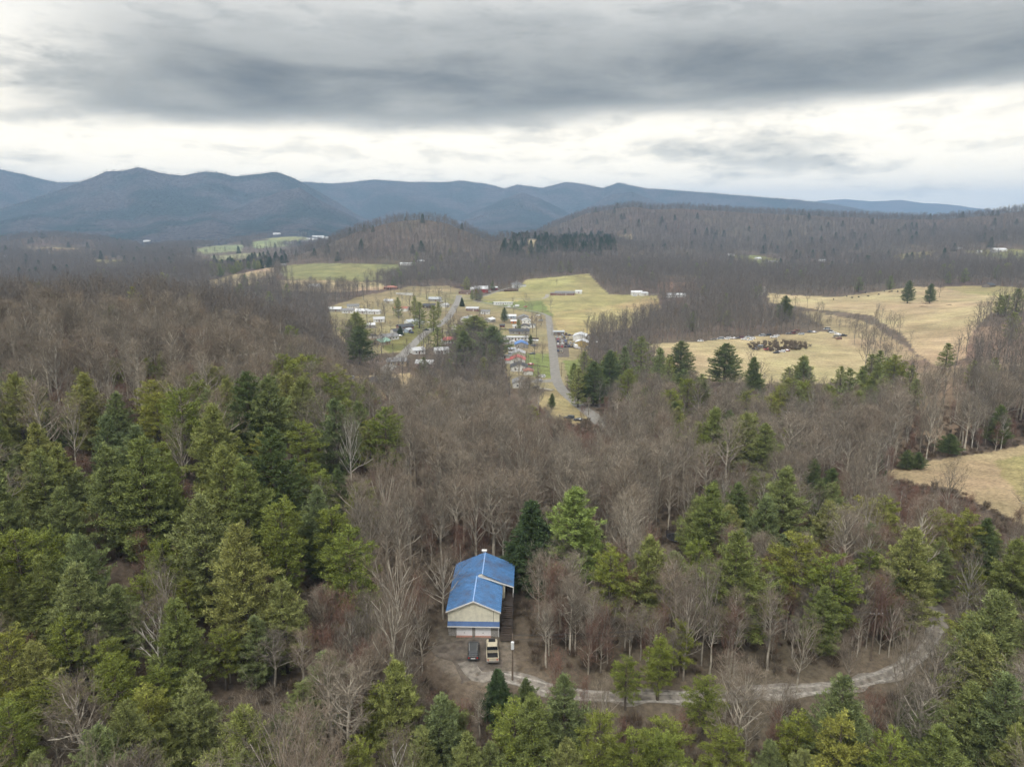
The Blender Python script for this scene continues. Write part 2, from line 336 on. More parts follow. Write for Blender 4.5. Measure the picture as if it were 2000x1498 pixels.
road([(740,735),(780,700),(805,675),(830,652),(862,632),(882,610),(893,590),(897,577)], 7, asph2, .12, 'pale street between the two rows of houses')
road([(900,583),(925,583),(950,577),(975,568),(1000,561)], 4.2, asph2, .10, 'farm lane up to the white farmhouse')
road([(1060,584),(1068,580),(1069,575)], 5, grav2, .14, 'gravel drive of the brick ranch house', 'driveway')
road([(935,586),(1000,585),(1060,585)], 2.6, asph2, .08, 'thin track across the meadow', 'path')
road([(1240,577),(1290,575),(1330,577),(1370,583)], 3.5, grav2, .1, 'pale track behind the white farmhouse', 'path')
road([(1484,578),(1488,572),(1496,566),(1492,560)], 6, grav2, .15, 'bend of a pale road at the pasture edge')
road([(1040,757),(1060,759),(1080,762)], 3, grav2, .1, 'short sandy drive', 'driveway')
road([(1030,744),(1055,745),(1090,742)], 8, asph2, .08, 'paved drive with parked cars', 'driveway')
road([(800,624),(825,627),(850,632)], 3, grav2, .1, 'gravel drive', 'driveway')
road([(1095,660),(1096,675),(1097,698)], 11, gyard, .09, 'gravel forecourt of the garage', 'driveway')
grav.node_tree
for g_ in (grav, rut, gyard):      # leaf litter blown over the gravel
    nt_ = g_.node_tree; b_ = nt_.nodes['Principled BSDF']; src_ = b_.inputs['Base Color'].links[0].from_socket; ge_ = N(nt_, 'ShaderNodeNewGeometry'); no_ = N(nt_, 'ShaderNodeTexNoise'); no_.inputs['Scale'].default_value = .55; no_.inputs['Detail'].default_value = 9; no_.inputs['Roughness'].default_value = .7; nt_.links.new(ge_.outputs['Position'], no_.inputs['Vector'])
    mr_ = N(nt_, 'ShaderNodeMapRange'); mr_.inputs['From Min'].default_value = .53; mr_.inputs['From Max'].default_value = .68; nt_.links.new(no_.outputs['Fac'], mr_.inputs['Value'])
    mx_ = N(nt_, 'ShaderNodeMix'); mx_.data_type = 'RGBA'; mx_.inputs['B'].default_value = (.11, .085, .063, 1); nt_.links.new(mr_.outputs[0], mx_.inputs['Factor']); nt_.links.new(src_, mx_.inputs['A']); nt_.links.new(mx_.outputs['Result'], b_.inputs['Base Color'])
dr = [(915,1290),(935,1318),(975,1322),(1020,1330),(1080,1346),(1150,1357),(1250,1362),(1350,1362),(1450,1356),(1550,1349),(1640,1340),(1720,1322),(1775,1295),(1812,1262),(1832,1225),(1828,1190),(1805,1160),(1770,1140)]
pd = world_path(dr, 1.0); ROADS.append((pd, 6))
ribbon('driveway', pd, 2.8, grav, .05, 'gravel driveway curving through the woods to the blue roofed house', 'driveway', 7, .55)
pr = world_path(dr[:-3], 1.0); tt = np.gradient(pr, axis=0); tt /= np.linalg.norm(tt, axis=1)[:,None]; nn = np.c_[-tt[:,1], tt[:,0]]
for s in (-.75, .75): ribbon('path', pr[6:]+nn[6:]*s, .5, rut, .062, 'pale wheel track on the gravel driveway', 'path', 3, .1)
py_ = world_path([(905,1249),(918,1275),(930,1298),(945,1318)], .8); ROADS.append((py_, 12))
ribbon('driveway', py_, np.linspace(10.5, 7.5, len(py_)), gyard, .03, 'gravel parking yard before the garage doors', 'driveway', 9, 1.3)

# ---------------------------------------------------------------- camera, light, sky
cam = bpy.data.cameras.new('camera'); co = link('camera', cam); co.location = (0, 0, CZ); co.rotation_euler = (math.pi/2-PITCH, 0, 0)
cam.sensor_width = 36; cam.lens = 36*FP/2000; cam.clip_start = 1; cam.clip_end = 30000
bpy.context.scene.camera = co
SUN_EL, SUN_AZ = math.radians(52), math.radians(205)       # azimuth from +Y towards +X
sl = bpy.data.lights.new('sun', 'SUN'); sl.energy = 1.3; sl.angle = math.radians(14); sl.color = (1, .965, .92)
so = link('sun', sl); so.location = (0, 0, 300)
from mathutils import Vector
sd = Vector((math.sin(SUN_AZ)*math.cos(SUN_EL), math.cos(SUN_AZ)*math.cos(SUN_EL), math.sin(SUN_EL)))
so.rotation_euler = sd.to_track_quat('Z', 'Y').to_euler()
w = bpy.data.worlds.new('World'); bpy.context.scene.world = w; w.use_nodes = True; nt = w.node_tree; nt.nodes.clear(); L = nt.links.new
out = N(nt, 'ShaderNodeOutputWorld'); sky = N(nt, 'ShaderNodeTexSky'); sky.sky_type = 'NISHITA'; sky.sun_disc = False; sky.sun_elevation = SUN_EL; sky.sun_rotation = SUN_AZ
b1 = N(nt, 'ShaderNodeBackground'); b1.inputs[1].default_value = .1; L(sky.outputs[0], b1.inputs[0])
b2 = N(nt, 'ShaderNodeBackground'); b2.inputs[1].default_value = 1.22
tc = N(nt, 'ShaderNodeTexCoord'); sx = N(nt, 'ShaderNodeSeparateXYZ'); L(tc.outputs['Generated'], sx.inputs[0])
def M(op, a, b=None, c=None):
    n = N(nt, 'ShaderNodeMath'); n.operation = op
    for i, q in enumerate((a, b, c)):
        if q is None: continue
        if isinstance(q, (int, float)): n.inputs[i].default_value = q
        else: L(q, n.inputs[i])
    return n.outputs[0]
def SM(x, a, b, lo=0., hi=1.):
    n = N(nt, 'ShaderNodeMapRange'); n.interpolation_type = 'SMOOTHSTEP'; L(x, n.inputs['Value'])
    for k, q in zip(('From Min','From Max','To Min','To Max'), (a, b, lo, hi)): n.inputs[k].default_value = q
    return n.outputs[0]
X, Y, Z = sx.outputs
hor = M('SQRT', M('ADD', M('MULTIPLY', X, X), M('MULTIPLY', Y, Y)))
el = M('DIVIDE', Z, M('MAXIMUM', hor, .02)); az = M('ARCTAN2', X, Y)
# cloud deck as seen on a level plane overhead
zz = M('ADD', M('MAXIMUM', Z, 0.), .17); cx = M('DIVIDE', X, zz); cy = M('DIVIDE', Y, zz)
def cn(s, sx_, sy_, det, rough=.55, off=0., dist=.4):
    cb = N(nt, 'ShaderNodeCombineXYZ'); L(M('MULTIPLY', cx, sx_), cb.inputs[0]); L(M('MULTIPLY', cy, sy_), cb.inputs[1]); cb.inputs[2].default_value = off
    n = N(nt, 'ShaderNodeTexNoise'); n.inputs['Scale'].default_value = s; n.inputs['Detail'].default_value = det; n.inputs['Roughness'].default_value = rough; n.inputs['Distortion'].default_value = dist
    L(cb.outputs[0], n.inputs['Vector']); return n.outputs['Fac']
def an(fx_, fy_, det, rough, off, dist=.2):
    cb = N(nt, 'ShaderNodeCombineXYZ'); L(M('MULTIPLY', az, fx_), cb.inputs[0]); L(M('MULTIPLY', el, fy_), cb.inputs[1]); cb.inputs[2].default_value = off
    n = N(nt, 'ShaderNodeTexNoise'); n.inputs['Scale'].default_value = 1; n.inputs['Detail'].default_value = det; n.inputs['Roughness'].default_value = rough; n.inputs['Distortion'].default_value = dist
    L(cb.outputs[0], n.inputs['Vector']); return n.outputs['Fac']
big, mid, fine = cn(.7, .8, 1., 5, .5, 3.), an(4.5, 17, 8, .56, 7.3), an(13, 42, 7, .6, 2.1)
nz = M('ADD', M('MULTIPLY', M('SUBTRACT', big, .5), 1.1), M('MULTIPLY', M('SUBTRACT', mid, .5), 1.0))
# the dark deck: lower edge a little under 7 degrees, rising to the east, breaking up westward
elw = M('ADD', el, M('MULTIPLY', nz, .045))
lowedge = M('ADD', .118, M('MULTIPLY', az, .035))
dlow = M('SUBTRACT', elw, lowedge)
deck = SM(dlow, -.012, .03)
fade = SM(dlow, .05, .15, 1., .45)
west = SM(M('ADD', az, M('MULTIPLY', nz, .25)), -.66, -.42)
deck = M('MULTIPLY', M('MULTIPLY', deck, fade), west)
gap = M('MULTIPLY', SM(az, .45, .68), SM(el, .19, .27))
deck = M('MULTIPLY', deck, M('SUBTRACT', 1., M('MULTIPLY', gap, .9)))
# thin streaks in the bright band
streak = M('MULTIPLY', SM(mid, .5, .68), SM(el, .02, .07))
streak2 = M('MULTIPLY', SM(fine, .48, .7), .3)
val = M('SUBTRACT', .81, M('MULTIPLY', deck, .58))
val = M('SUBTRACT', val, M('MULTIPLY', M('MULTIPLY', M('ADD', M('MULTIPLY', streak, .50), streak2), M('SUBTRACT', 1., deck)), .62))
val = M('MULTIPLY', val, M('ADD', 1., M('MULTIPLY', M('SUBTRACT', fine, .5), .16)))
val = M('ADD', val, M('MULTIPLY', M('MULTIPLY', M('SUBTRACT', mid, .5), deck), .62))
val = M('MULTIPLY', M('MAXIMUM', val, SM(el, .32, .6, 0., .62)), SM(el, .35, 1.2, 1., 1.5))
cr = N(nt, 'ShaderNodeValToRGB'); L(val, cr.inputs[0]); e = cr.color_ramp.elements
e[0].position = 0; e[0].color = (0, 0, 0, 1); e[1].position = 1; e[1].color = (1, .995, .975, 1)
q = e.new(.2); q.color = (.128, .134, .130, 1); q = e.new(.45); q.color = (.325, .333, .322, 1); q = e.new(.8); q.color = (.74, .73, .685, 1)

tv_ = N(nt, 'ShaderNodeMix'); tv_.data_type = 'RGBA'; tv_.inputs['A'].default_value = (1.25, 1.125, .94, 1); tv_.inputs['B'].default_value = (1.03, 1.0, .97, 1); L(SM(el, .03, .3), tv_.inputs['Factor'])
tm_ = N(nt, 'ShaderNodeVectorMath'); tm_.operation = 'MULTIPLY'; L(cr.outputs[0], tm_.inputs[0]); L(tv_.outputs['Result'], tm_.inputs[1])
L(tm_.outputs[0], b2.inputs[0]); L(SM(el, .0, .15, 1.4, 1.18), b2.inputs[1])
mxs = N(nt, 'ShaderNodeMixShader'); mxs.inputs[0].default_value = .93; L(b1.outputs[0], mxs.inputs[1]); L(b2.outputs[0], mxs.inputs[2]); L(mxs.outputs[0], out.inputs[0])
sc = bpy.context.scene; sc.view_settings.view_transform = 'Standard'; sc.view_settings.look = 'None'; sc.view_settings.exposure = .58; sc.view_settings.gamma = 1
sc.cycles.max_bounces = 4; sc.cycles.diffuse_bounces = 2; sc.cycles.glossy_bounces = 2; sc.cycles.transparent_max_bounces = 4; sc.cycles.volume_bounces = 0; sc.cycles.use_denoising = True; sc.cycles.use_adaptive_sampling = True; sc.cycles.adaptive_threshold = .03; sc.cycles.adaptive_min_samples = 24
w.cycles.sampling_method = 'MANUAL'; w.cycles.sample_map_resolution = 512
# ---------------------------------------------------------------- foliage and bark materials
def varied(cols, rough=.85, obj_noise=.5, transl=0.):
    """cols: ramp that each tree picks its own tone from"""
    m, nt, b = nodes_mat('plant_surface'); L = nt.links.new
    oi = N(nt, 'ShaderNodeObjectInfo'); cr = N(nt, 'ShaderNodeValToRGB'); e = cr.color_ramp.elements
    e[0].position = 0; e[0].color = (*cols[0], 1); e[1].position = 1; e[1].color = (*cols[-1], 1)
    for i, c in enumerate(cols[1:-1]): q = e.new((i+1)/(len(cols)-1)); q.color = (*c, 1)
    L(oi.outputs['Random'], cr.inputs[0])
    ge = N(nt, 'ShaderNodeNewGeometry'); no = N(nt, 'ShaderNodeTexNoise'); no.inputs['Scale'].default_value = .9; no.inputs['Detail'].default_value = 5; L(ge.outputs['Position'], no.inputs['Vector'])
    mr = N(nt, 'ShaderNodeMapRange'); mr.inputs['From Min'].default_value = .3; mr.inputs['From Max'].default_value = .7; mr.inputs['To Min'].default_value = 1-obj_noise; mr.inputs['To Max'].default_value = 1+obj_noise
    L(no.outputs['Fac'], mr.inputs['Value'])
    # leaf to leaf scatter
    ad = N(nt, 'ShaderNodeMath'); ad.operation = 'MULTIPLY_ADD'; L(ge.outputs['Random Per Island'], ad.inputs[0]); ad.inputs[1].default_value = .7; ad.inputs[2].default_value = .65
    mm = N(nt, 'ShaderNodeMath'); mm.operation = 'MULTIPLY'; L(mr.outputs[0], mm.inputs[0]); L(ad.outputs[0], mm.inputs[1])
    vm = N(nt, 'ShaderNodeVectorMath'); vm.operation = 'SCALE'; L(cr.outputs[0], vm.inputs[0]); L(mm.outputs[0], vm.inputs['Scale']); L(vm.outputs[0], b.inputs['Base Color'])
    b.inputs['Roughness'].default_value = rough; b.inputs['Specular IOR Level'].default_value = .15
    return m
WHITE_PINE = varied([(.178,.215,.066),(.235,.258,.080),(.155,.198,.086),(.270,.278,.090),(.190,.234,.092)])
FRESH_PINE = varied([(.22,.285,.078),(.21,.275,.082)])
DARK_PINE = varied([(.110,.150,.052),(.125,.162,.060),(.140,.172,.064)])
VIRG_PINE = varied([(.208,.232,.048),(.165,.205,.045),(.245,.250,.058)])
SPRUCE = varied([(.052,.082,.034),(.062,.095,.038),(.072,.105,.045)])
BARK = varied([(.30,.27,.22),(.42,.385,.32),(.24,.21,.17),(.36,.33,.27)], .95, .3)
BARK_PALE = varied([(.40,.38,.33),(.46,.44,.39)], .9, .3)
BARK_PINE = varied([(.09,.075,.06),(.12,.10,.08)], .95, .3)
TWIG = varied([(.145,.124,.098),(.240,.200,.152),(.178,.158,.128),(.265,.230,.180),(.215,.170,.128)], .95, .3)
TWIG_FAR = varied([(.135,.118,.102),(.160,.138,.114),(.118,.106,.096),(.172,.152,.128)], .95, .25)
BARK_FAR = varied([(.17,.155,.135),(.22,.20,.175),(.13,.118,.10)], .95, .3)
TWIG_RED = varied([(.19,.115,.09),(.22,.13,.10)], .95, .2)
BRUSH = varied([(.14,.112,.082),(.155,.122,.088),(.125,.105,.08),(.15,.108,.08)], .95, .3)

def blades(base, dirs, length, width, r):
    """thin needle tufts: one tapered three-sided leaf each"""
    n = len(base); d = dirs/np.linalg.norm(dirs, axis=1)[:,None]; q = r.normal(size=(n,3)); s = np.cross(d, q); s /= np.linalg.norm(s, axis=1)[:,None]+1e-9
    L_ = np.broadcast_to(length, (n,))[:,None]; w = np.broadcast_to(width, (n,))[:,None]
    m = base+d*L_*.45+s*w*.5; m2 = base+d*L_*.45-s*w*.5
    v = np.stack([base, m, base+d*L_, m2], 1).reshape(-1, 3); f = np.arange(4*n).reshape(n, 4); return v, f
def tubes(segs, n=5):
    """segs: p0,p1,r0,r1 arrays -> open tapered tubes"""
    P0, P1, R0, R1 = [np.array(a, float) for a in segs]; d = P1-P0; d /= np.linalg.norm(d, axis=1)[:,None]+1e-9
    h = np.where(np.abs(d[:,:1]) < .7, [[1.,0,0]], [[0,1.,0]]); u = np.cross(d, h); u /= np.linalg.norm(u, axis=1)[:,None]; w = np.cross(d, u)
    a = np.arange(n)*2*math.pi/n; ring = u[:,None]*np.cos(a)[None,:,None]+w[:,None]*np.sin(a)[None,:,None]
    v = np.concatenate([P0[:,None]+ring*R0[:,None,None], P1[:,None]+ring*R1[:,None,None]], 1).reshape(-1, 3)
    k = np.arange(len(P0))[:,None]*2*n; i = np.arange(n)[None]; j = (i+1) % n
    f = np.stack([k+i, k+j, k+n+j, k+n+i], -1).reshape(-1, 4); return v, f
def join(*vf):
    V, F, o = [], [], 0
    for v, f in vf: V.append(v); F.append(f+o); o += len(v)
    return np.concatenate(V), np.concatenate(F)

def conifer(seed, H, W, kind, lod=0):
    """returns crown (v,f), wood (v,f). kind: white / virginia / spruce"""
    r = np.random.default_rng(seed); gap = {'white': .50, 'virginia': .66, 'spruce': .40}[kind]; gap *= (1, 1.7)[lod]
    z0 = H*{'white': .10, 'virginia': .30, 'spruce': .04}[kind]; zs = np.arange(z0, H*.985, gap)
    bend = r.normal(size=2)*.25
    axis = lambda z: np.stack([bend[0]*np.sin(z/H*2.2), bend[1]*np.sin(z/H*2.6), z], -1)
    seg = [[], [], [], []]; tb, td, tl = [], [], []
    def S(a, b, r0, r1): seg[0].append(a); seg[1].append(b); seg[2].append(r0); seg[3].append(r1)
    tz = np.linspace(-.6, H*.97, 9)
    for a, b in zip(tz[:-1], tz[1:]): S(axis(a), axis(b), .022*H*(1-a/H*.93), .022*H*(1-b/H*.93))
    ph = r.random()*6
    lobes = r.random(5)*6.28
    for z in zs:
        t = (z-z0)/(H-z0)
        if kind == 'white': prof = (min(1, .60+t*1.6) if t < .25 else 1)*(1-t)**.84*(1.0+.16*math.sin(t*17+ph))+.05
        elif kind == 'virginia': prof = (.65+.35*min(1, t*3))*(1-t)**.55+.08
        else: prof = (1-t)**.9+.03
        nb = int(r.integers(4, 7)) if kind != 'spruce' else int(r.integers(6, 9))
        a0 = r.random()*6.28; zc = z
        for k in range(nb):
            z = zc+r.normal()*gap*.4
            an = a0+k*6.283/nb+r.normal()*.22; ln = W/2*prof*(.78+.4*r.random())*(1+.16*math.sin(an*2+lobes[0])+.10*math.sin(an*3+z*.5+lobes[1]))
            if kind == 'virginia' and r.random() < .2: continue
            if ln < .25: ln = .25
            up = {'white': .18+.55*t, 'virginia': .05+.5*t, 'spruce': -.28+.5*t}[kind]+r.normal()*.07
            d = np.array([math.cos(an), math.sin(an), up]); p0 = axis(z); npt = max(2, int(ln/.8)+1); prev = p0
            side = np.array([-math.sin(an), math.cos(an), 0.])
            curl = {'white': .10, 'virginia': .05, 'spruce': -.02}[kind]
            for i in range(1, npt+1):
                s = i/npt; p = p0+d*ln*s+np.array([0, 0, curl*ln*s*s]); 
                S(prev, p, .02+.012*ln*(1-(i-1)/npt), .012+.012*ln*(1-s)); prev = p
            st = (.50, .62)[lod]; m = max(3, int(ln/st*(1.75, 1.2)[lod])); 
            for q in range(m):
                s = .22+.78*(q+r.random())/m; b0 = p0+d*ln*s+np.array([0, 0, curl*ln*s*s])
                lat = ln*.40*(1.12-s)*r.uniform(-1, 1)+r.normal()*.12; c0 = b0+side*lat+d*abs(lat)*.35+np.array([0, 0, r.normal()*.07+.04*abs(lat)])
                if lod == 0 and abs(lat) > .25: S(b0, c0, .016, .008)
                tb.append(c0); td.append(d*.7+side*np.sign(lat)*.35*min(1, abs(lat))+np.array([0, 0, {'white': .75, 'virginia': .45, 'spruce': -.1}[kind]])); tl.append(1)
                tb.append((b0+c0)/2); td.append(d*.7+side*np.sign(lat)*.6+np.array([0, 0, .4])); tl.append(1)
    for q in range(6): tb.append(axis(H-.15*q)); td.append(np.array([r.normal()*.4, r.normal()*.4, 1])); tl.append(1)
    tb = np.array(tb); td = np.array(td); td /= np.linalg.norm(td, axis=1)[:,None]
    nb = (13, 6)[lod]; B = np.repeat(tb, nb, 0)+r.normal(size=(len(tb)*nb, 3))*(.13, .16)[lod]; D = np.repeat(td, nb, 0)+r.normal(size=(len(tb)*nb, 3))*{'white': .55, 'virginia': .6, 'spruce': .5}[kind]
    L_ = {'white': .42, 'virginia': .38, 'spruce': .38}[kind]*(1, 1.6)[lod]; wd = {'white': .085, 'virginia': .08, 'spruce': .10}[kind]*(1, 1.9)[lod]
    crown = blades(B, D, L_*r.uniform(.6, 1.2, len(B)), wd*r.uniform(.7, 1.3, len(B)), r)
    wood = tubes(seg, (5, 3)[lod]); return crown, wood

def hardwood(seed, H, W, lod=0, form='spread', crown0=.35):
    """leafless tree: limbs dividing into a haze of twigs. returns twigs (v,f), wood (v,f)"""
    r = np.random.default_rng(seed); wood = [[], [], [], []]; tw = [[], [], [], []]; bl = [[], [], []]
    def S(a, b, r0, r1): 
        w_ = wood if r0 > .035 else tw
        w_[0].append(a); w_[1].append(b); w_[2].append(r0); w_[3].append(r1)
    R0 = .0135*H
    def grow(p, d, ln, rad, lev):
        nseg = 3 if lev < 2 else 2; st = ln/nseg
        pts_ = [p]; 
        for i in range(nseg):
            d = d+r.normal(size=3)*.10*(1+lev*.4)+np.array([0, 0, .10 if lev else 0]); d = d/np.linalg.norm(d); q = p+d*st
            r1 = rad*(1-.5*(i+1)/nseg); S(p, q, rad*(1-.5*i/nseg), r1); p = q; pts_.append(p)
        if lev >= (3, 2)[lod]:
            k = (3, 4)[lod]
            for _ in range(k):
                s = r.random(); b0 = pts_[0]*(1-s)+pts_[-1]*s; dd = d*.9+r.normal(size=3)*.55+np.array([0, 0, .25]); bl[0].append(b0); bl[1].append(dd); bl[2].append(r.uniform(.7, 1.9)*(1, 1.4)[lod]*H/20)
            return
        nch = (int(r.integers(4, 6)), int(r.integers(3, 5)))[lod] if lev < 2 else (4, 3)[lod]
        for c in range(nch):
            s = .25+.75*(c+r.random())/nch; i = min(int(s*nseg), nseg-1); b0 = pts_[i]+(pts_[i+1]-pts_[i])*(s*nseg-i)
            a = r.random()*6.28; h = np.array([math.cos(a), math.sin(a), 0]); sp = .75 if form == 'spread' else .55
            dd = d*.85+h*sp*r.uniform(.6, 1.2)+np.array([0, 0, .15]); dd /= np.linalg.norm(dd)
            grow(b0, dd, ln*r.uniform(.42, .62), rad*(1-.45*s)*.55, lev+1)
    z0 = H*crown0; lean = r.normal(size=2)*.03*H; ax = lambda z: np.array([lean[0]*(z/H)**2, lean[1]*max(z/H, 0)**1.5+.15*math.sin(z*.5), z])
    top = H*(.62 if form == 'spread' else .9); zs = np.linspace(-.6, top, 9)
    for a, b in zip(zs[:-1], zs[1:]): S(ax(a), ax(b), R0*(1-max(a, 0)/H*.85), R0*(1-b/H*.85))
    nl = (16, 9)[lod] if form == 'spread' else (20, 11)[lod]
    for i in range(nl):
        t = (i+.5*r.random())/nl; z = z0+(top-z0)*t; a = i*2.4+r.normal()*.4
        if form == 'spread': out = W/2*(1.05-.35*t)*r.uniform(.8, 1.15); ang = .55+.75*t
        else: out = W/2*(1.1-.75*t)*r.uniform(.75, 1.2); ang = .75+.5*t
        d = np.array([math.cos(a)*math.cos(ang), math.sin(a)*math.cos(ang), math.sin(ang)])
        ln = min(out/max(math.cos(ang), .3), (H-z)*1.02/max(math.sin(ang), .3)); grow(ax(z), d, ln*.80, R0*(.42-.2*t), 1)
    if form == 'spread':
        for _ in range(3): d = np.array([r.normal()*.22, r.normal()*.22, 1.]); grow(ax(top), d/np.linalg.norm(d), (H-top)*.85, R0*.42, 1)
    B, D, Ls = np.array(bl[0]), np.array(bl[1]), np.array(bl[2])
    if lod == 0:   # side sprays on every twig
        D2 = D/np.linalg.norm(D, axis=1)[:,None]+r.normal(size=D.shape)*.5; B2 = B+D/np.linalg.norm(D, axis=1)[:,None]*(Ls*r.uniform(.2, .8, len(Ls)))[:,None]
        B = np.r_[B, B2]; D = np.r_[D, D2]; Ls = np.r_[Ls, Ls*.7]
    tv = blades(B, D, Ls, (.030, .085)[lod], r)
    if len(tw[0]): tv = join(tv, tubes(tw, 3))
    return tv, tubes(wood, (6, 3)[lod])
def shrub(seed, H, W, n=260):
    r = np.random.default_rng(seed); a = r.random(n)*6.28; q = r.random(n)**.5*W/2*.5; B = np.c_[np.cos(a)*q, np.sin(a)*q, r.random(n)*H*.45]; D = np.c_[np.cos(a)*.5, np.sin(a)*.5, np.full(n, 1.1)]+r.normal(size=(n,3))*.35
    return blades(B, D, H*r.uniform(.3, .75, n), .05, r)

# each prototype: meshes for the two parts, nominal height and width
PINES, BARES, PF, BF = {}, {}, {}, {}
def reg(store, key, crown, wood, H, W, mc, mw): store.setdefault(key, []).append((mesh_np('crown', *crown, mc), mesh_np('trunk', *wood, mw), H, W))
for s in range(4):
    H, W = 17, 9.5; reg(PINES, 'white', *conifer(10+s, H, W, 'white'), H, W, WHITE_PINE, BARK_PINE)
    if s < 2: reg(PINES, 'dark', *conifer(40+s, H, W, 'white'), H, W, DARK_PINE, BARK_PINE)
    if s < 1: reg(PINES, 'fresh', *conifer(45, H, W, 'white'), H, W, FRESH_PINE, BARK_PINE)
    if s < 3: reg(PINES, 'virginia', *conifer(30+s, 14, 7.5, 'virginia'), 14, 7.5, VIRG_PINE, BARK_PINE)
    if s < 3: reg(PINES, 'spruce', *conifer(50+s, 16, 7.5, 'spruce'), 16, 7.5, SPRUCE, BARK_PINE)
for s in range(3): reg(PF, 'white', *conifer(60+s, 17, 9, 'white', 1), 17, 9, WHITE_PINE, BARK_PINE); reg(PF, 'spruce', *conifer(70+s, 15, 7, 'spruce', 1), 15, 7, SPRUCE, BARK_PINE)
for s in range(4): reg(BARES, 'spread', *hardwood(100+s, 19, 13, 0, 'spread', .26), 19, 13, TWIG, BARK); reg(BARES, 'pole', *hardwood(120+s, 21, 7.5, 0, 'pole', .40), 21, 7.5, TWIG, BARK)
reg(BARES, 'pale', *hardwood(140, 21, 10, 0, 'pole', .3), 21, 10, TWIG, BARK_PALE); reg(BARES, 'pale', *hardwood(141, 19, 13, 0, 'spread', .3), 19, 13, TWIG, BARK_PALE)
for s in range(2): reg(BARES, 'small', *hardwood(150+s, 9, 6, 0, 'spread', .12), 9, 6, TWIG_RED, BARK)
for s in range(5): reg(BF, 'far', *hardwood(160+s, 19, 10, 1, ('spread', 'pole')[s % 2], .3), 19, 10, TWIG_FAR, BARK_FAR)
SHR = [mesh_np('shrub', *shrub(200+s, 2.4, 2.8), BRUSH) for s in range(3)]
0 and print('PROTO', {k: [len(p[0].polygons) for p in v] for k, v in {**PINES, **BARES}.items()}, [len(p[0].polygons) for v in (*PF.values(), *BF.values()) for p in v])
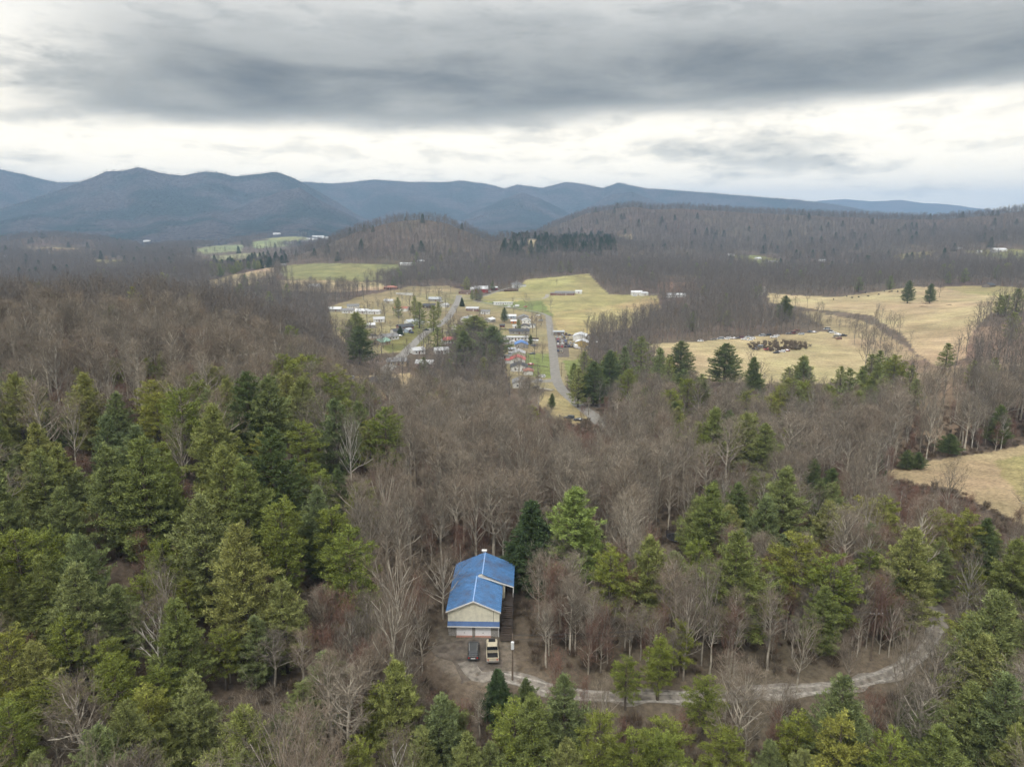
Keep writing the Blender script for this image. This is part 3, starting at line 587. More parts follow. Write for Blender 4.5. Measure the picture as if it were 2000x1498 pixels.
# ---------------------------------------------------------------- where trees stand
def at_top(px, py, Wpx, ratio, hmin, hmax):
    H = 16.
    for _ in range(6):
        q = hit(px, py, H*.97, 45)
        if q is None: return None
        d = project(q[0], q[1], ground(*q)+H)[2]; W = Wpx*float(d)/FP; H = min(hmax, max(hmin, W*ratio))
    return q[0], q[1], H, W
WT, BW = [], []     # (kind, x, y, H, W, special label)
W_, V_, D_, S_, F_ = 'white', 'virginia', 'dark', 'spruce', 'fresh'
PINE_LIST = [(25,737,78,W_),(165,735,75,W_),(232,773,65,W_),(205,818,70,W_),(-5,830,60,W_),(60,835,75,W_),(78,888,88,W_),(265,840,80,W_),(350,765,80,V_),(405,768,70,W_),(415,800,95,W_),(480,715,78,D_),(440,745,62,W_),(520,725,80,W_),(592,740,70,W_),(555,735,62,W_),(645,785,80,W_),(700,790,60,W_),(755,800,70,V_),(660,920,55,D_),(530,845,95,D_),(510,905,60,D_),(435,885,100,W_),(465,915,100,W_),(205,880,105,W_),(275,870,120,W_),(0,925,115,W_),(395,980,120,W_),(465,1040,135,W_),(555,985,90,V_),(620,960,90,W_),(685,1040,105,V_),(640,1000,80,V_),(150,1055,98,W_),(75,1095,90,W_),(145,1115,112,W_),(225,1150,80,W_),(275,1130,60,V_),(365,1135,52,V_),(340,1175,95,W_),(550,1140,92,W_),(490,1210,70,W_),(70,1260,90,W_),(18,1240,90,V_),(120,1215,80,V_),(215,1290,80,V_),(245,1385,112,W_),(375,1350,85,W_),(180,1430,110,W_),(310,1420,70,W_),(480,1475,90,W_),(430,1230,60,V_),(30,1040,100,V_),(120,960,80,W_),(330,930,80,W_),(590,830,60,V_),(300,770,60,V_),(20,1380,90,V_),(90,1330,70,V_),(720,830,50,V_),(315,1060,70,V_),(20,1130,70,W_),(690,1120,70,V_),(560,1060,60,V_),
 (770,1298,112,W_),(870,1365,92,W_),(830,1425,80,W_),(1040,1370,112,W_),(1100,1325,92,W_),(970,1310,52,S_),(1025,1330,46,D_),(910,1440,85,W_),(735,1345,70,V_),(1175,1400,92,V_),(1240,1430,80,V_),(1290,1440,80,V_),(960,1455,70,W_),(700,1450,80,V_),(1110,1450,80,W_),
 (1125,960,122,F_),(1037,984,95,S_),(1190,1078,74,V_),(1270,1058,92,W_),(1395,955,92,W_),(1440,950,75,D_),(1365,975,60,W_),(1540,925,105,W_),(1500,975,85,W_),(1600,945,60,D_),(1590,900,42,D_),(1440,1050,112,W_),(1560,1050,88,V_),(1630,1090,85,V_),(1620,985,70,W_),(1780,1040,105,W_),(1705,1030,62,W_),(1930,1018,62,D_),(1895,1005,62,V_),(1990,1060,85,W_),(1950,1170,132,W_),(1925,1250,110,W_),(1645,1325,118,W_),(1965,1330,140,W_),(1900,1345,115,W_),(1645,1410,100,V_),(1290,1250,60,V_),(1330,1218,52,V_),(1380,1325,62,V_),(1470,1130,66,V_),(1225,1285,52,V_),(1700,1080,60,V_),(1760,1130,60,D_),(1840,1060,60,W_),(1560,1400,80,V_),(1830,1420,100,W_),(1990,1420,110,W_),(1740,1440,90,V_),(1610,1150,70,W_),(1510,1110,60,V_),(1370,1060,60,V_),(1420,1430,80,V_),(1500,1455,80,W_),
 (1160,710,52,D_),(1130,722,36,W_),(1190,690,46,D_),(1255,660,40,D_),(1290,682,36,W_),(1332,670,46,D_),(1420,675,62,D_),(1475,702,42,D_),(1345,742,40,V_),(1375,750,36,D_),(1400,800,58,W_),(1425,806,42,W_),(1460,812,62,W_),(1490,832,62,W_),(1525,760,36,V_),(1660,722,36,V_),(1325,822,32,V_),(1375,852,36,V_),(1220,680,36,W_),(1310,700,30,V_),(1230,720,38,V_),
 (925,620,82,W_),(962,640,56,W_),(900,650,50,W_),(695,613,50,W_),(700,640,46,D_),(1535,580,26,D_),(1777,550,20,D_),(1820,556,17,D_),(560,556,16,D_),(315,690,32,W_),(225,702,30,V_),(285,700,26,V_),(150,720,26,V_),(430,735,40,V_),(902,582,9,S_),(855,590,14,D_),(1860,850,36,D_),(1720,885,24,S_),(1775,880,34,D_),(1795,884,30,D_),(845,598,24,D_),(818,592,26,D_),(777,583,18,D_),(810,580,18,D_),(781,637,10,S_),(922,567,9,D_),(930,565,10,D_),(937,565,10,D_),(985,602,13,D_),(1037,655,9,D_),(1078,770,14,D_),(1013,625,11,D_)]
BARE_LIST = [(1690,1040,95,'pale'),(1465,1345,105,'spread'),(1810,1330,95,'pale'),(1750,1175,72,'spread'),(1785,1165,62,'pole'),(1345,1160,112,'spread'),(1570,1215,92,'spread'),(1668,1240,72,'spread'),(1315,1088,52,'pale'),(1440,1150,82,'spread'),(1905,1085,82,'pale'),
 (775,1092,155,'spread'),(1065,1080,92,'spread'),(1097,1120,82,'pole'),(1122,1140,80,'spread'),(1190,1180,82,'spread'),(700,1200,92,'spread'),(742,1195,72,'pole'),(750,920,122,'spread'),(905,900,92,'pole'),(1020,880,92,'spread'),(1200,880,112,'spread'),(1265,930,102,'spread'),(1255,1050,72,'pale'),
 (295,1185,112,'pale'),(175,1240,82,'spread'),(440,1240,52,'pole'),(530,1240,78,'pole'),(585,1245,82,'pole'),(615,1310,62,'pole'),(460,1375,92,'spread'),(100,1400,72,'spread'),(345,830,82,'spread'),(590,790,76,'spread'),(90,790,52,'pole'),(135,800,46,'pole'),(660,1240,70,'spread'),(640,1400,80,'spread'),(1530,1330,80,'spread'),(1880,1330,60,'pole'),(820,1180,90,'spread'),(1160,1370,60,'pole'),(1014,688,48,'spread'),(985,705,36,'pole'),(995,722,30,'pole'),(1048,610,30,'spread'),(1041,613,22,'spread'),(750,585,30,'spread'),(715,590,36,'spread'),(857,562,22,'spread'),(870,575,26,'spread'),(832,548,30,'spread'),(880,545,16,'spread'),(800,580,22,'spread'),(1087,545,9,'pole'),(1012,543,16,'spread'),(730,692,50,'spread'),(755,690,58,'spread'),(702,700,50,'spread'),(785,692,46,'spread'),(820,700,42,'spread'),(870,690,42,'spread'),(900,705,50,'spread'),(860,720,42,'spread'),(840,740,44,'spread'),(945,740,44,'spread'),(1050,700,16,'small'),(1060,660,10,'small'),(1915,590,26,'spread'),(1925,592,22,'spread'),(1838,555,16,'spread')]
SPECIAL = {(1125,960):'broad bright green pine standing beside the dark spruce behind the blue roofed house',(1037,984):'dark green spruce touching the east eave of the blue roofed house',(375,1350):'small plump pale green pine alone in a brown gap near the bottom edge',
 (925,620):'great green pine rising between the two village roads',(962,640):'lower shoulder pine against the great pine between the village roads',(695,613):'dark pine standing alone above the bare woods west of the village',(1777,550):'round dark evergreen on the pasture crest, western one of the pair',(1820,556):'small dark evergreen on the pasture crest, eastern one of the pair',
 (1690,1040):'tall white barked bare tree among green pines inside the driveway bend',(775,1092):'wide pale spreading bare tree just west of the blue roofed house',(781,637):'dark cone shaped evergreen bush beside the white village house',(1078,770):'dark low evergreen bush beside the lower bend of the lane',(1037,655):'tiny dark evergreen bush east of the long ranch house',(985,602):'dark round evergreen above the pale blue house',(1014,688):'large bare tree standing before the lower white village house',(1535,580):'lone dark evergreen poking out of the bare trees below the pasture',(902,582):'small cone shaped evergreen where the village street meets the farm lane',
 (1860,850):'round dark cedar bush on the upper edge of the lower straw field',(1720,885):'narrow dark cedar at the west end of the lower straw field',(1465,1345):'open crowned bare tree just below the gravel driveway',(295,1185):'broad pale limbed bare tree among pines in the lower woods'}
for px, py, wp, k in PINE_LIST:
    q = at_top(px, py, wp, {W_:2.2, F_:1.75, V_:2.3, D_:2.2, S_:1.9}[k] if not (k == D_ and (px, py) in [(1860,850),(1775,880),(1795,884)]) else 1.15, 3, 23)
    if q: WT.append((k, *q, SPECIAL.get((px, py)), True))
for px, py, wp, k in BARE_LIST:
    q = at_top(px, py, wp, 1.75, 8, 23)
    if q: BW.append((k, *q, SPECIAL.get((px, py)), True))
q = hit(866, 1208); BW.append(('spread', q[0], q[1], 12.5, 11.5, 'reddish twigged bare tree leaning over the west side of the blue roof', True))

# sight lines the photo keeps open: outline, distance of what is seen there, how many trees may still stand in front
OPEN = [([(868,1130),(930,1082),(990,1105),(1005,1160),(990,1250),(990,1305),(905,1305),(868,1245)],105,.0),
 ([(800,1260),(905,1230),(1000,1260),(1020,1340),(930,1335),(850,1330)],100,.15),
 ([(990,1155),(1040,1160),(1040,1260),(985,1250)],112,.15),
 ([(1290,1028),(1348,1028),(1348,1070),(1290,1070)],150,.0),
 ([(1290,660),(1440,652),(1540,645),(1650,650),(1690,690),(1690,728),(1600,742),(1400,732),(1290,700)],500,.06),
 ([(1500,565),(1640,580),(1730,570),(1850,560),(1985,560),(2000,598),(1930,604),(1890,640),(1878,700),(1810,695),(1700,620),(1560,600)],640,.05),
 ([(1730,920),(1850,895),(2000,870),(2000,1040),(1930,1000),(1860,960)],260,.05),
 ([(980,540),(1160,530),(1200,575),(1290,580),(1290,610),(1150,640),(1150,680),(1140,720),(1110,800),(1160,830),(1130,830),(1060,790),(985,770),(985,640),(850,560)],450,.08),
 ([(700,555),(900,555),(900,600),(860,660),(800,700),(730,690),(640,640),(640,600)],540,.2),
 ([(690,725),(800,725),(800,775),(690,775)],383,.42),([(1060,640),(1100,640),(1105,740),(1180,815),(1170,850),(1100,780),(1065,740)],300,.0),
 ([(530,515),(780,510),(790,545),(700,560),(540,562)],800,.1),([(405,550),(530,520),(545,530),(510,560)],700,.1),([(370,480),(600,460),(600,490),(480,512),(380,506)],2250,.10),([(40,482),(190,486),(190,497),(50,493)],1500,.1),
 ([(1230,560),(1350,560),(1350,582),(1230,584)],800,.05),([(1425,492),(1530,495),(1530,515),(1440,515)],1000,.2),([(1820,485),(2000,482),(2000,500),(1880,500)],1000,.2),([(735,500),(830,500),(830,520),(735,520)],1000,.1)]
OPEN.append(([(1490,560),(1720,568),(1720,618),(1620,606),(1500,592)],880,.03))
OPEN.append(([tuple(map(float, p)) for p in [(1000,1312),(1100,1335),(1300,1345),(1550,1335),(1700,1305),(1790,1260),(1810,1200),(1850,1200),(1850,1260),(1790,1310),(1700,1340),(1550,1372),(1300,1382),(1100,1372),(1000,1345)]], 118, .20))
def road_clear(x, y, extra=2.2):
    ok = np.ones(len(x), bool)
    for p, w in ROADS:
        q = p[::2]
        for i in range(0, len(x), 20000):
            d2 = ((x[i:i+20000,None]-q[:,0])**2+(y[i:i+20000,None]-q[:,1])**2).min(1); ok[i:i+20000] &= d2 > (w/2+extra)**2
    return ok
FOOT = []       # building footprints (x,y,radius) filled before the woods are planted
def is_open(x, y, z):
    px, py, d = project(x, y, z); R = np.hypot(x, y); m = np.zeros(len(x), bool)
    for poly, r0, r1, c in COVER:
        m |= inpoly(px, py, poly) & (R > r0*.97) & (R < r1)
    return m
def sight(x, y, z, H, W, r):
    """true where a tree may stand"""
    ok = np.ones(len(x), bool); R = np.hypot(x, y); roll = r.random(len(x)); jit = r.uniform(-26, 26, len(x))
    for poly, D, keep in OPEN:
        hitp = np.zeros(len(x), bool)
        for f in (.08, .3, .5, .7, .9, 1.02):
            for s in (-.32, 0, .32):
                px, py, d = project(x+s*W*(1 if f > .25 else .1), y, z+H*f); hitp |= inpoly(px+jit*(D > 200), py+jit*.35*(D > 200), poly)
        ok &= ~(hitp & (R < D) & (roll > keep))
    return ok
def grid_pts(r0, r1, sp, r, a=.80):
    xs = np.arange(-r1*math.sin(a), r1*math.sin(a), sp); ys = np.arange(r0*math.cos(a), r1, sp); X_, Y_ = np.meshgrid(xs, ys)
    x = (X_+r.uniform(-.45, .45, X_.shape)*sp).ravel(); y = (Y_+r.uniform(-.45, .45, X_.shape)*sp).ravel(); R = np.hypot(x, y)
    k = (R > r0) & (R < r1) & (np.abs(np.arctan2(x, y)) < a); return x[k], y[k]
PZ = [([(-60,740),(200,745),(500,715),(760,780),(720,900),(690,1050),(760,1150),(640,1300),(600,1498),(-60,1560)],400,.50,.42),
 ([(1340,950),(1600,900),(1720,1000),(2060,1040),(2060,1560),(1400,1560),(1500,1200),(1200,1120),(1200,1040)],400,.28,.72),
 ([(680,1310),(1000,1360),(1300,1400),(1400,1560),(600,1560)],200,.35,.7),
 ([(1110,700),(1500,690),(1760,720),(1700,800),(1540,880),(1300,850),(1130,760)],500,.40,1),
 ([(1000,445),(1060,436),(1200,455),(1205,482),(1100,484),(1000,474)],2000,.9,1),([(980,470),(1080,480),(1060,500),(980,490)],2000,.5,1),
 ([(400,515),(470,495),(560,480),(560,505),(480,530),(420,540)],2000,.35,1)]
def plant(r0, r1, sp, zone):
    r = np.random.default_rng(900+zone); x, y = grid_pts(r0, r1, sp, r); z = ground(x, y); n = len(x); R = np.hypot(x, y)
    px, py, d = project(x, y, z+10)
    k = (d > 10) & (px > -160) & (px < 2160) & (py < 1900); x, y, z, R, px, py = [q[k] for q in (x, y, z, R, px, py)]; n = len(x)
    pp = np.full(n, .02); keep = np.full(n, 1.)
    for poly, rm, p, kb in PZ:
        m = inpoly(px, py, poly) & (R < rm); pp[m] = p; keep[m] = kb
    pp *= np.clip((fbm(x/28, y/28, 2)-.25)*2, .1, 2)
    pine = r.random(n) < pp
    H = np.where(pine, r.uniform(7, 15, n) if zone == 0 else r.uniform(13, 19, n), r.uniform(11, 22, n)); 
    if zone == 0:
        H = np.where(pine & (R > 230), r.uniform(12, 19, n), H)
        young = (~pine) & (r.random(n) < .30); H[young] = r.uniform(6, 11, young.sum()); 
    W = H*np.where(pine, .55, r.uniform(.34, .55, n))
    for poly, q0, q1, kp, c_ in THIN: keep[inpoly(*project(x, y, z)[:2], poly) & (R > q0) & (R < q1)] *= kp
    full = sight(x, y, z, H, W, r); low = (~full) & (~pine) & sight(x, y, z, H*.42, W*.5, r); H = np.where(low, H*.42, H); W = np.where(low, W*.5, W)
    ok = (r.random(n) < np.where(pine, 1, keep)) & ~is_open(x, y, z) & road_clear(x, y, .9) & (full | low)
    for fx, fy, fr in FOOT: ok &= (x-fx)**2+(y-fy)**2 > (fr+1.5)**2
    if zone == 0:       # room round the pines and bare trees placed by survey
        for T, rad in ((WT, .40), (BW, .26)):
            for t in T: ok &= (x-t[1])**2+(y-t[2])**2 > (t[4]*rad)**2
        # do not wall off the surveyed pines from view
        S = np.array([project(t[1], t[2], ground(t[1], t[2])+t[3]*.68) for t in WT if math.hypot(t[1], t[2]) < 540], float); SR = np.array([math.hypot(t[1], t[2]) for t in WT if math.hypot(t[1], t[2]) < 540]); SW = np.array([t[4] for t in WT if math.hypot(t[1], t[2]) < 540])
        R2 = np.hypot(x, y); roll = r.random(len(x))
        for f in (.55, .8, 1.):
            a, b, dd = project(x, y, z+H*f); 
            for (sx_, sy_, sd_), rr, ww in zip(S, SR, SW):
                hr = ww*FP/sd_*.5; ok &= ~((np.abs(a-sx_) < hr*.95) & (np.abs(b-sy_) < hr*1.3) & (R2 < rr) & (roll > .08))
    out = []
    for i in np.nonzero(ok)[0]:
        if pine[i]: kd = S_ if zone == 2 else V_ if r.random() < (.4 if zone == 0 else .15) else (W_ if r.random() < .75 else D_)
        else:
            q = r.random(); kd = 'small' if H[i] < 11 else ('pale' if q < .08 else 'spread' if q < .36 else 'pole')
        out.append((kd, x[i], y[i], H[i], W[i], None, False))
    return [t for t in out if t[0] in PINES], [t for t in out if t[0] not in PINES]
# ---------------------------------------------------------------- buildings
R90 = math.pi/2
def spot(px, py): q = hit(px, py); return q[0], q[1], float(ground(*q))
def level(x, y, r):
    a = np.arange(8)*math.pi/4; return float(np.mean(ground(x+r*np.cos(a), y+r*np.sin(a))))
_win = {}
def win_mesh(w, h):
    k = (round(w, 1), round(h, 1))
    if k not in _win:
        f = MB(); t = .09
        for a in ((-w/2-t,w/2+t,-.05,.04,-h/2-t,-h/2),(-w/2-t,w/2+t,-.05,.04,h/2,h/2+t),(-w/2-t,-w/2,-.05,.04,-h/2,h/2),(w/2,w/2+t,-.05,.04,-h/2,h/2),(-w/2,w/2,-.045,.03,-.03,.03)): f.box(*a)
        g = MB().box(-w/2, w/2, -.02, .02, -h/2, h/2)
        _win[k] = (mesh_np('window', f.v, f.f, paint((.75,.75,.73), .6)), mesh_np('pane', g.v, g.f, glass))
    return _win[k]
def add_window(par, x, y, z, rz, w=1.1, h=1.1, nm='window'):
    a, b = win_mesh(w, h); o = link(nm, a, par); o.location = (x, y, z); o.rotation_euler = (0, 0, rz); link('pane', b, o); return o
def gable_roof(L, Wd, eave, pitch, oh=.45, th=.16):
    """two slabs meeting at a ridge along X"""
    t = math.tan(pitch); hw = Wd/2+oh; hl = L/2+oh; zt = eave+t*Wd/2+th; ze = zt-t*hw
    m = MB()
    v = [(-hl,-hw,ze),(hl,-hw,ze),(hl,0,zt),(-hl,0,zt),(hl,hw,ze),(-hl,hw,ze)]; v += [(a, b, c-th) for a, b, c in v]
    m.add(v, [(0,1,2,3),(3,2,4,5),(7,6,9,8),(8,9,11,10),(0,6,7,1),(4,10,11,5),(1,7,8,2),(2,8,10,4),(3,9,6,0),(5,11,9,3)]); return m, zt
def hip_roof(L, Wd, eave, pitch, oh=.5, th=.15):
    t = math.tan(pitch); hw = Wd/2+oh; hl = L/2+oh; zt = eave+t*hw; r = max(hl-hw, .05); m = MB()
    v = [(-hl,-hw,eave),(hl,-hw,eave),(hl,hw,eave),(-hl,hw,eave),(-r,0,zt),(r,0,zt)]; v += [(a, b, eave-th) for a, b, c in v[:4]]
    m.add(v, [(0,1,5,4),(2,3,4,5),(1,2,5),(3,0,4),(6,9,8,7),(0,6,7,1),(1,7,8,2),(2,8,9,3),(3,9,6,0)]); return m, zt
ROOFC = {'grey':(.20,.20,.20),'pale':(.46,.47,.48),'white':(.62,.64,.66),'dark':(.075,.078,.085),'red':(.50,.13,.12),'blue':(.10,.22,.50),'brown':(.13,.09,.07),'green':(.22,.36,.28),'steel':(.40,.43,.46),'rust':(.30,.13,.09)}
WALLC = {'white':(.72,.72,.70),'cream':(.62,.58,.44),'brick':(.22,.09,.065),'grey':(.33,.32,.30),'tan':(.42,.35,.25),'pink':(.55,.38,.35),'paleblue':(.42,.50,.58),'red':(.28,.05,.045),'yellow':(.48,.36,.13),'brown':(.11,.075,.05),'orange':(.50,.20,.07),'maroon':(.13,.03,.035),'wood':(.20,.17,.14)}
def house(px, py, L, Wd, rot, wall, roof, label, cat='house', nm='house', eave=2.8, pitch=22, hip=False, windows=True, doors=True, chimney=False, annex=None, porch=False, group=None, at=None):
    x, y, z = at or spot(px, py); z = level(x, y, max(L, Wd)*.35)
    FOOT.append((x, y, math.hypot(L, Wd)/2)); rz = math.radians(rot); t = thing(nm, label, cat, (x, y, z), rz, group); p = math.radians(pitch)
    met = roof in ('white', 'steel', 'pale', 'red', 'blue', 'rust', 'green')
    rm = ribbed(ROOFC[roof], 3.5, 'X', .45) if met else paint(ROOFC[roof], .9, 0, .2, 2)
    wm = masonry((.22,.09,.065), (.17,.07,.05), (.30,.27,.24)) if wall == 'brick' else ribbed(WALLC[wall], 4, 'Z', .7, .03)
    m = MB(); zt = eave+math.tan(p)*Wd/2 if not hip else eave
    if hip: m.box(-L/2, L/2, -Wd/2, Wd/2, -1.5, eave-.16)
    else:
        m.add([(-L/2,-Wd/2,-1.5),(L/2,-Wd/2,-1.5),(L/2,Wd/2,-1.5),(-L/2,Wd/2,-1.5),(-L/2,-Wd/2,eave),(L/2,-Wd/2,eave),(L/2,Wd/2,eave),(-L/2,Wd/2,eave),(-L/2,0,zt),(L/2,0,zt)],
              [(0,3,2,1),(0,1,5,4),(2,3,7,6),(1,2,6,9,5),(3,0,4,8,7),(4,5,9,8),(6,7,8,9)])
    m.build('wall', wm, t); r, top = (hip_roof if hip else gable_roof)(L, Wd, eave, p); ro = r.build('roof', rm, t)
    if chimney: MB().box(L*.2, L*.2+.7, .3, 1.0, eave, top+.8).build('chimney', masonry((.25,.12,.09),(.2,.09,.07),(.3,.28,.25)), ro)
    if windows:
        sp = 2.6 if L > 12 else 2.3; n = max(1, int((L-1.5)/sp))
        for s in (-1, 1):
            for i in range(n):
                xx = (i-(n-1)/2)*sp
                if doors and s < 0 and i == n//2: continue
                add_window(t, xx, s*(Wd/2+.03), 1.55, 0 if s < 0 else math.pi)
        for s in (-1, 1):
            for k in (-1, 1): add_window(t, s*(L/2+.03), k*Wd*.22, 1.55, s*R90)
    if doors:
        xx = ((max(1, int((L-1.5)/(2.6 if L > 12 else 2.3)))//2)-(max(1, int((L-1.5)/(2.6 if L > 12 else 2.3)))-1)/2)*(2.6 if L > 12 else 2.3) if windows else 0
        w_ = 1.0 if cat != 'barn' and cat != 'garage' else 2.8
        MB().box(xx-w_/2, xx+w_/2, -Wd/2-.05, -Wd/2-.002, .05, 2.1).build('door', paint((.16,.09,.07) if wall != 'brick' else (.6,.6,.58), .6), t)
    if porch:
        q = MB().box(-L*.22, L*.22, -Wd/2-2.2, -Wd/2-.01, 2.35, 2.5); q.build('porch_roof', rm, t)
        for xx in (-L*.21, 0, L*.21):
            MB().box(xx-.07, xx+.07, -Wd/2-2.15, -Wd/2-2.0, -.6, 2.35).build('post', paint((.75,.75,.73)), t)
    if annex:
        ax, ay, al, aw, ah = annex
        MB().box(ax-al/2, ax+al/2, ay-aw/2, ay+aw/2, -1.4, ah).build('annex_wall', wm, t); MB().box(ax-al/2-.3, ax+al/2+.3, ay-aw/2-.3, ay+aw/2+.3, ah+.003, ah+.16).build('annex_roof', rm, t)
    return t

# the house in the clearing
hx, hy, hz = spot(925.5, 1241); hz = 29.25
t = thing('house', 'cream sided house with long blue metal roof in the forest clearing', 'house', (hx, hy, hz), math.radians(-1.5)); HOUSE = t
FOOT += [(hx, hy+4, 8), (hx+1, hy+12, 9), (hx, hy-6, 8), (hx+5, hy+2, 5)]
cream = ribbed((.76,.73,.58), 5, 'X', .6, .02); block = paint((.30,.29,.27), .95, 0, .3, 4); blue = ribbed((.085,.205,.415), 1.1, 'X', .38, .03, .22); white = paint((.74,.74,.72), .55, 0, .06); dk = paint((.045,.036,.03), .85, 0, .3, 5)
tp = math.tan(math.radians(23.6)); E = 4.85
m = MB(); m.box(-4.4, 4.4, 0, 8.6, -1.2, 2.35); m.box(-4.4, 5.0, 8.603, 16.4, -1.5, 2.35); m.build('basement_wall', block, t)
m = MB(); yf, yr = -.06, 8.6; zt = E+tp*4.4
m.add([(-4.45,yf,2.353),(4.45,yf,2.353),(4.45,yf,E),(0,yf,zt),(-4.45,yf,E),(-4.45,yr,2.353),(4.45,yr,2.353),(4.45,yr,E),(0,yr,zt),(-4.45,yr,E)], [(0,1,2,3,4),(9,8,7,6,5),(0,5,6,1),(1,6,7,2),(4,9,5,0),(2,7,8,3),(3,8,9,4)]); m.build('wall', cream, t)
zt2 = E+tp*5.4
m = MB(); m.add([(-4.45,8.605,2.353),(5.1,8.605,2.353),(5.1,8.605,E+tp*1.5),(1,8.605,zt2),(-4.45,8.605,E),(-4.45,16.4,2.353),(5.1,16.4,2.353),(5.1,16.4,E+tp*1.5),(1,16.4,zt2),(-4.45,16.4,E)], [(0,1,2,3,4),(9,8,7,6,5),(0,5,6,1),(1,6,7,2),(4,9,5,0),(2,7,8,3),(3,8,9,4)]); m.build('wall', cream, t)
def slab(x0, z0, x1, z1, ya, yb, th=.12):
    return MB().hexa([(x0,ya,z0-th),(x1,ya,z1-th),(x1,yb,z1-th),(x0,yb,z0-th),(x0,ya,z0),(x1,ya,z1),(x1,yb,z1),(x0,yb,z0)])
ov = .32; rz_ = .17
bl2 = ribbed((.085,.205,.415), 2.2, 'Y', .38, .03, .22)
for bm_ in (bl2,):     # rust, algae and leaf stains on the sheets
    nt_ = bm_.node_tree; b_ = nt_.nodes['Principled BSDF']; src_ = b_.inputs['Base Color'].links[0].from_socket; tc_ = N(nt_, 'ShaderNodeTexCoord'); no_ = N(nt_, 'ShaderNodeTexNoise'); no_.inputs['Scale'].default_value = .33; no_.inputs['Detail'].default_value = 10; no_.inputs['Roughness'].default_value = .68; nt_.links.new(tc_.outputs['Object'], no_.inputs['Vector'])
    mr_ = N(nt_, 'ShaderNodeMapRange'); mr_.inputs['From Min'].default_value = .47; mr_.inputs['From Max'].default_value = .68; mr_.inputs['To Max'].default_value = .85; nt_.links.new(no_.outputs['Fac'], mr_.inputs['Value'])
    mx_ = N(nt_, 'ShaderNodeMix'); mx_.data_type = 'RGBA'; mx_.inputs['B'].default_value = (.10, .095, .12, 1); nt_.links.new(mr_.outputs[0], mx_.inputs['Factor']); nt_.links.new(src_, mx_.inputs['A']); nt_.links.new(mx_.outputs['Result'], b_.inputs['Base Color'])
# roof pitches: sheets, with a white ridge line and white verge boards
r1 = MB()
for a, zA, b, zB, ya, yb in ((-4.75, E-tp*.35+rz_, 0, zt+rz_, -.55, 8.597), (4.75, E-tp*.35+rz_, 0, zt+rz_, -.55, 8.597), (-4.75, E-tp*.35+rz_+.01, 1, zt2+rz_, 8.6, 16.9), (6.75, E-tp*.35+rz_, 1, zt2+rz_, 8.2, 16.9)):
    s = slab(min(a, b), zA if a < b else zB, max(a, b), zB if a < b else zA, ya, yb); r1.add(s.v, s.f)
ro = r1.build('roof', bl2, t)
m = MB()
for a, zA, b, zB, ya, yb in ((-4.75, E-tp*.35+rz_, -.1, zt+rz_-.04, -.5, 8.55), (4.75, E-tp*.35+rz_, .1, zt+rz_-.04, -.5, 8.1), (-4.75, E-tp*.35+rz_+.01, .9, zt2+rz_-.04, 8.7, 16.8), (6.75, E-tp*.35+rz_, 1.1, zt2+rz_-.04, 8.3, 16.8)):
    for y_ in np.arange(ya, yb, .61):
        s = slab(min(a, b), (zA if a < b else zB)+.03, max(a, b), (zB if a < b else zA)+.03, y_, y_+.045, .05); m.add(s.v, s.f)
m.build('seam', paint((.06,.15,.32), .5), ro)
m = MB(); m.box(-.09, .09, -.55, 8.2, zt+rz_-.01, zt+rz_+.035); m.box(.91, 1.09, 8.2, 16.9, zt2+rz_-.01, zt2+rz_+.035); m.build('ridge_cap', paint((.28,.42,.68), .5), ro)
m = MB()
for s in (-1, 1):
    a, b = slab(*( (-4.75, E-tp*.35+rz_+.02, 0, zt+rz_+.02) if s < 0 else (0, zt+rz_+.02, 4.75, E-tp*.35+rz_+.02)), -.60, -.553, .24), None; m.add(a.v, a.f)
m.build('verge_board', white, ro)
m = MB(); a = slab(.2, zt2+rz_-.33, 6.75, E-tp*.35+rz_+.02, 8.13, 8.197, .22); m.add(a.v, a.f); m.build('verge_board', white, ro)
a = slab(.4, zt2+rz_-.30, 6.6, E-tp*.35+rz_-.10, 8.3, 8.598, .05)
a.build('soffit', paint((.62,.60,.55), .7), ro)
c = MB().box(.45, 1.15, 16.95, 17.45, -1, zt2+.35); c.build('chimney', paint((.34,.33,.31), .9), t); MB().box(.3, 1.3, 16.85, 17.55, zt2+.353, zt2+.48).build('chimney_cap', white, t)
# pent strip over the garage doors
m = MB(); m.hexa([(-4.5,-.75,2.15),(4.5,-.75,2.15),(4.5,-.063,2.15),(-4.5,-.063,2.15),(-4.5,-.75,2.24),(4.5,-.75,2.24),(4.5,-.063,2.78),(-4.5,-.063,2.78)]); m.build('pent_roof', ribbed((.065,.125,.27), 3, 'X', .5), t)
MB().box(-4.52, 4.52, -.80, -.753, 2.06, 2.25).build('gutter', white, t)
for x0 in (-3.0, .25):
    g = MB()
    for k in range(4): g.box(x0, x0+2.72, -.05, -.012, .05+k*.5, .05+k*.5+.48)
    d = g.build('garage_door', paint((.80,.81,.82), .5, 0, .04), t); MB().box(x0+1.26, x0+1.46, -.09, -.053, .55, .62).build('handle', dk, d)
    MB().box(x0-.03, x0+2.75, -.5, .0, -.1, .045).build('sill', paint((.36,.20,.15), .9), t)
MB().tube((4.35,-.45,.1), (4.35,-.45,2.1), .055, .055).build('downspout', white, t)
MB().box(3.42, 3.47, -.10, -.063, 2.8, 5.1).build('cable', dk, t)
for z_, yy in ((3.6, 2.5), (3.6, 5.5), (3.6, 11.), (3.6, 14.)):
    add_window(t, -4.48, yy, z_, -R90, 1., 1.2)
add_window(t, 5.13, 13., 3.8, R90, 1.2, 1.2); add_window(t, 4.48, 2.4, 3.6, R90, 1., 1.2)
MB().box(5.105, 5.15, 10, 10.95, 2.75, 4.8).build('door', white, t)
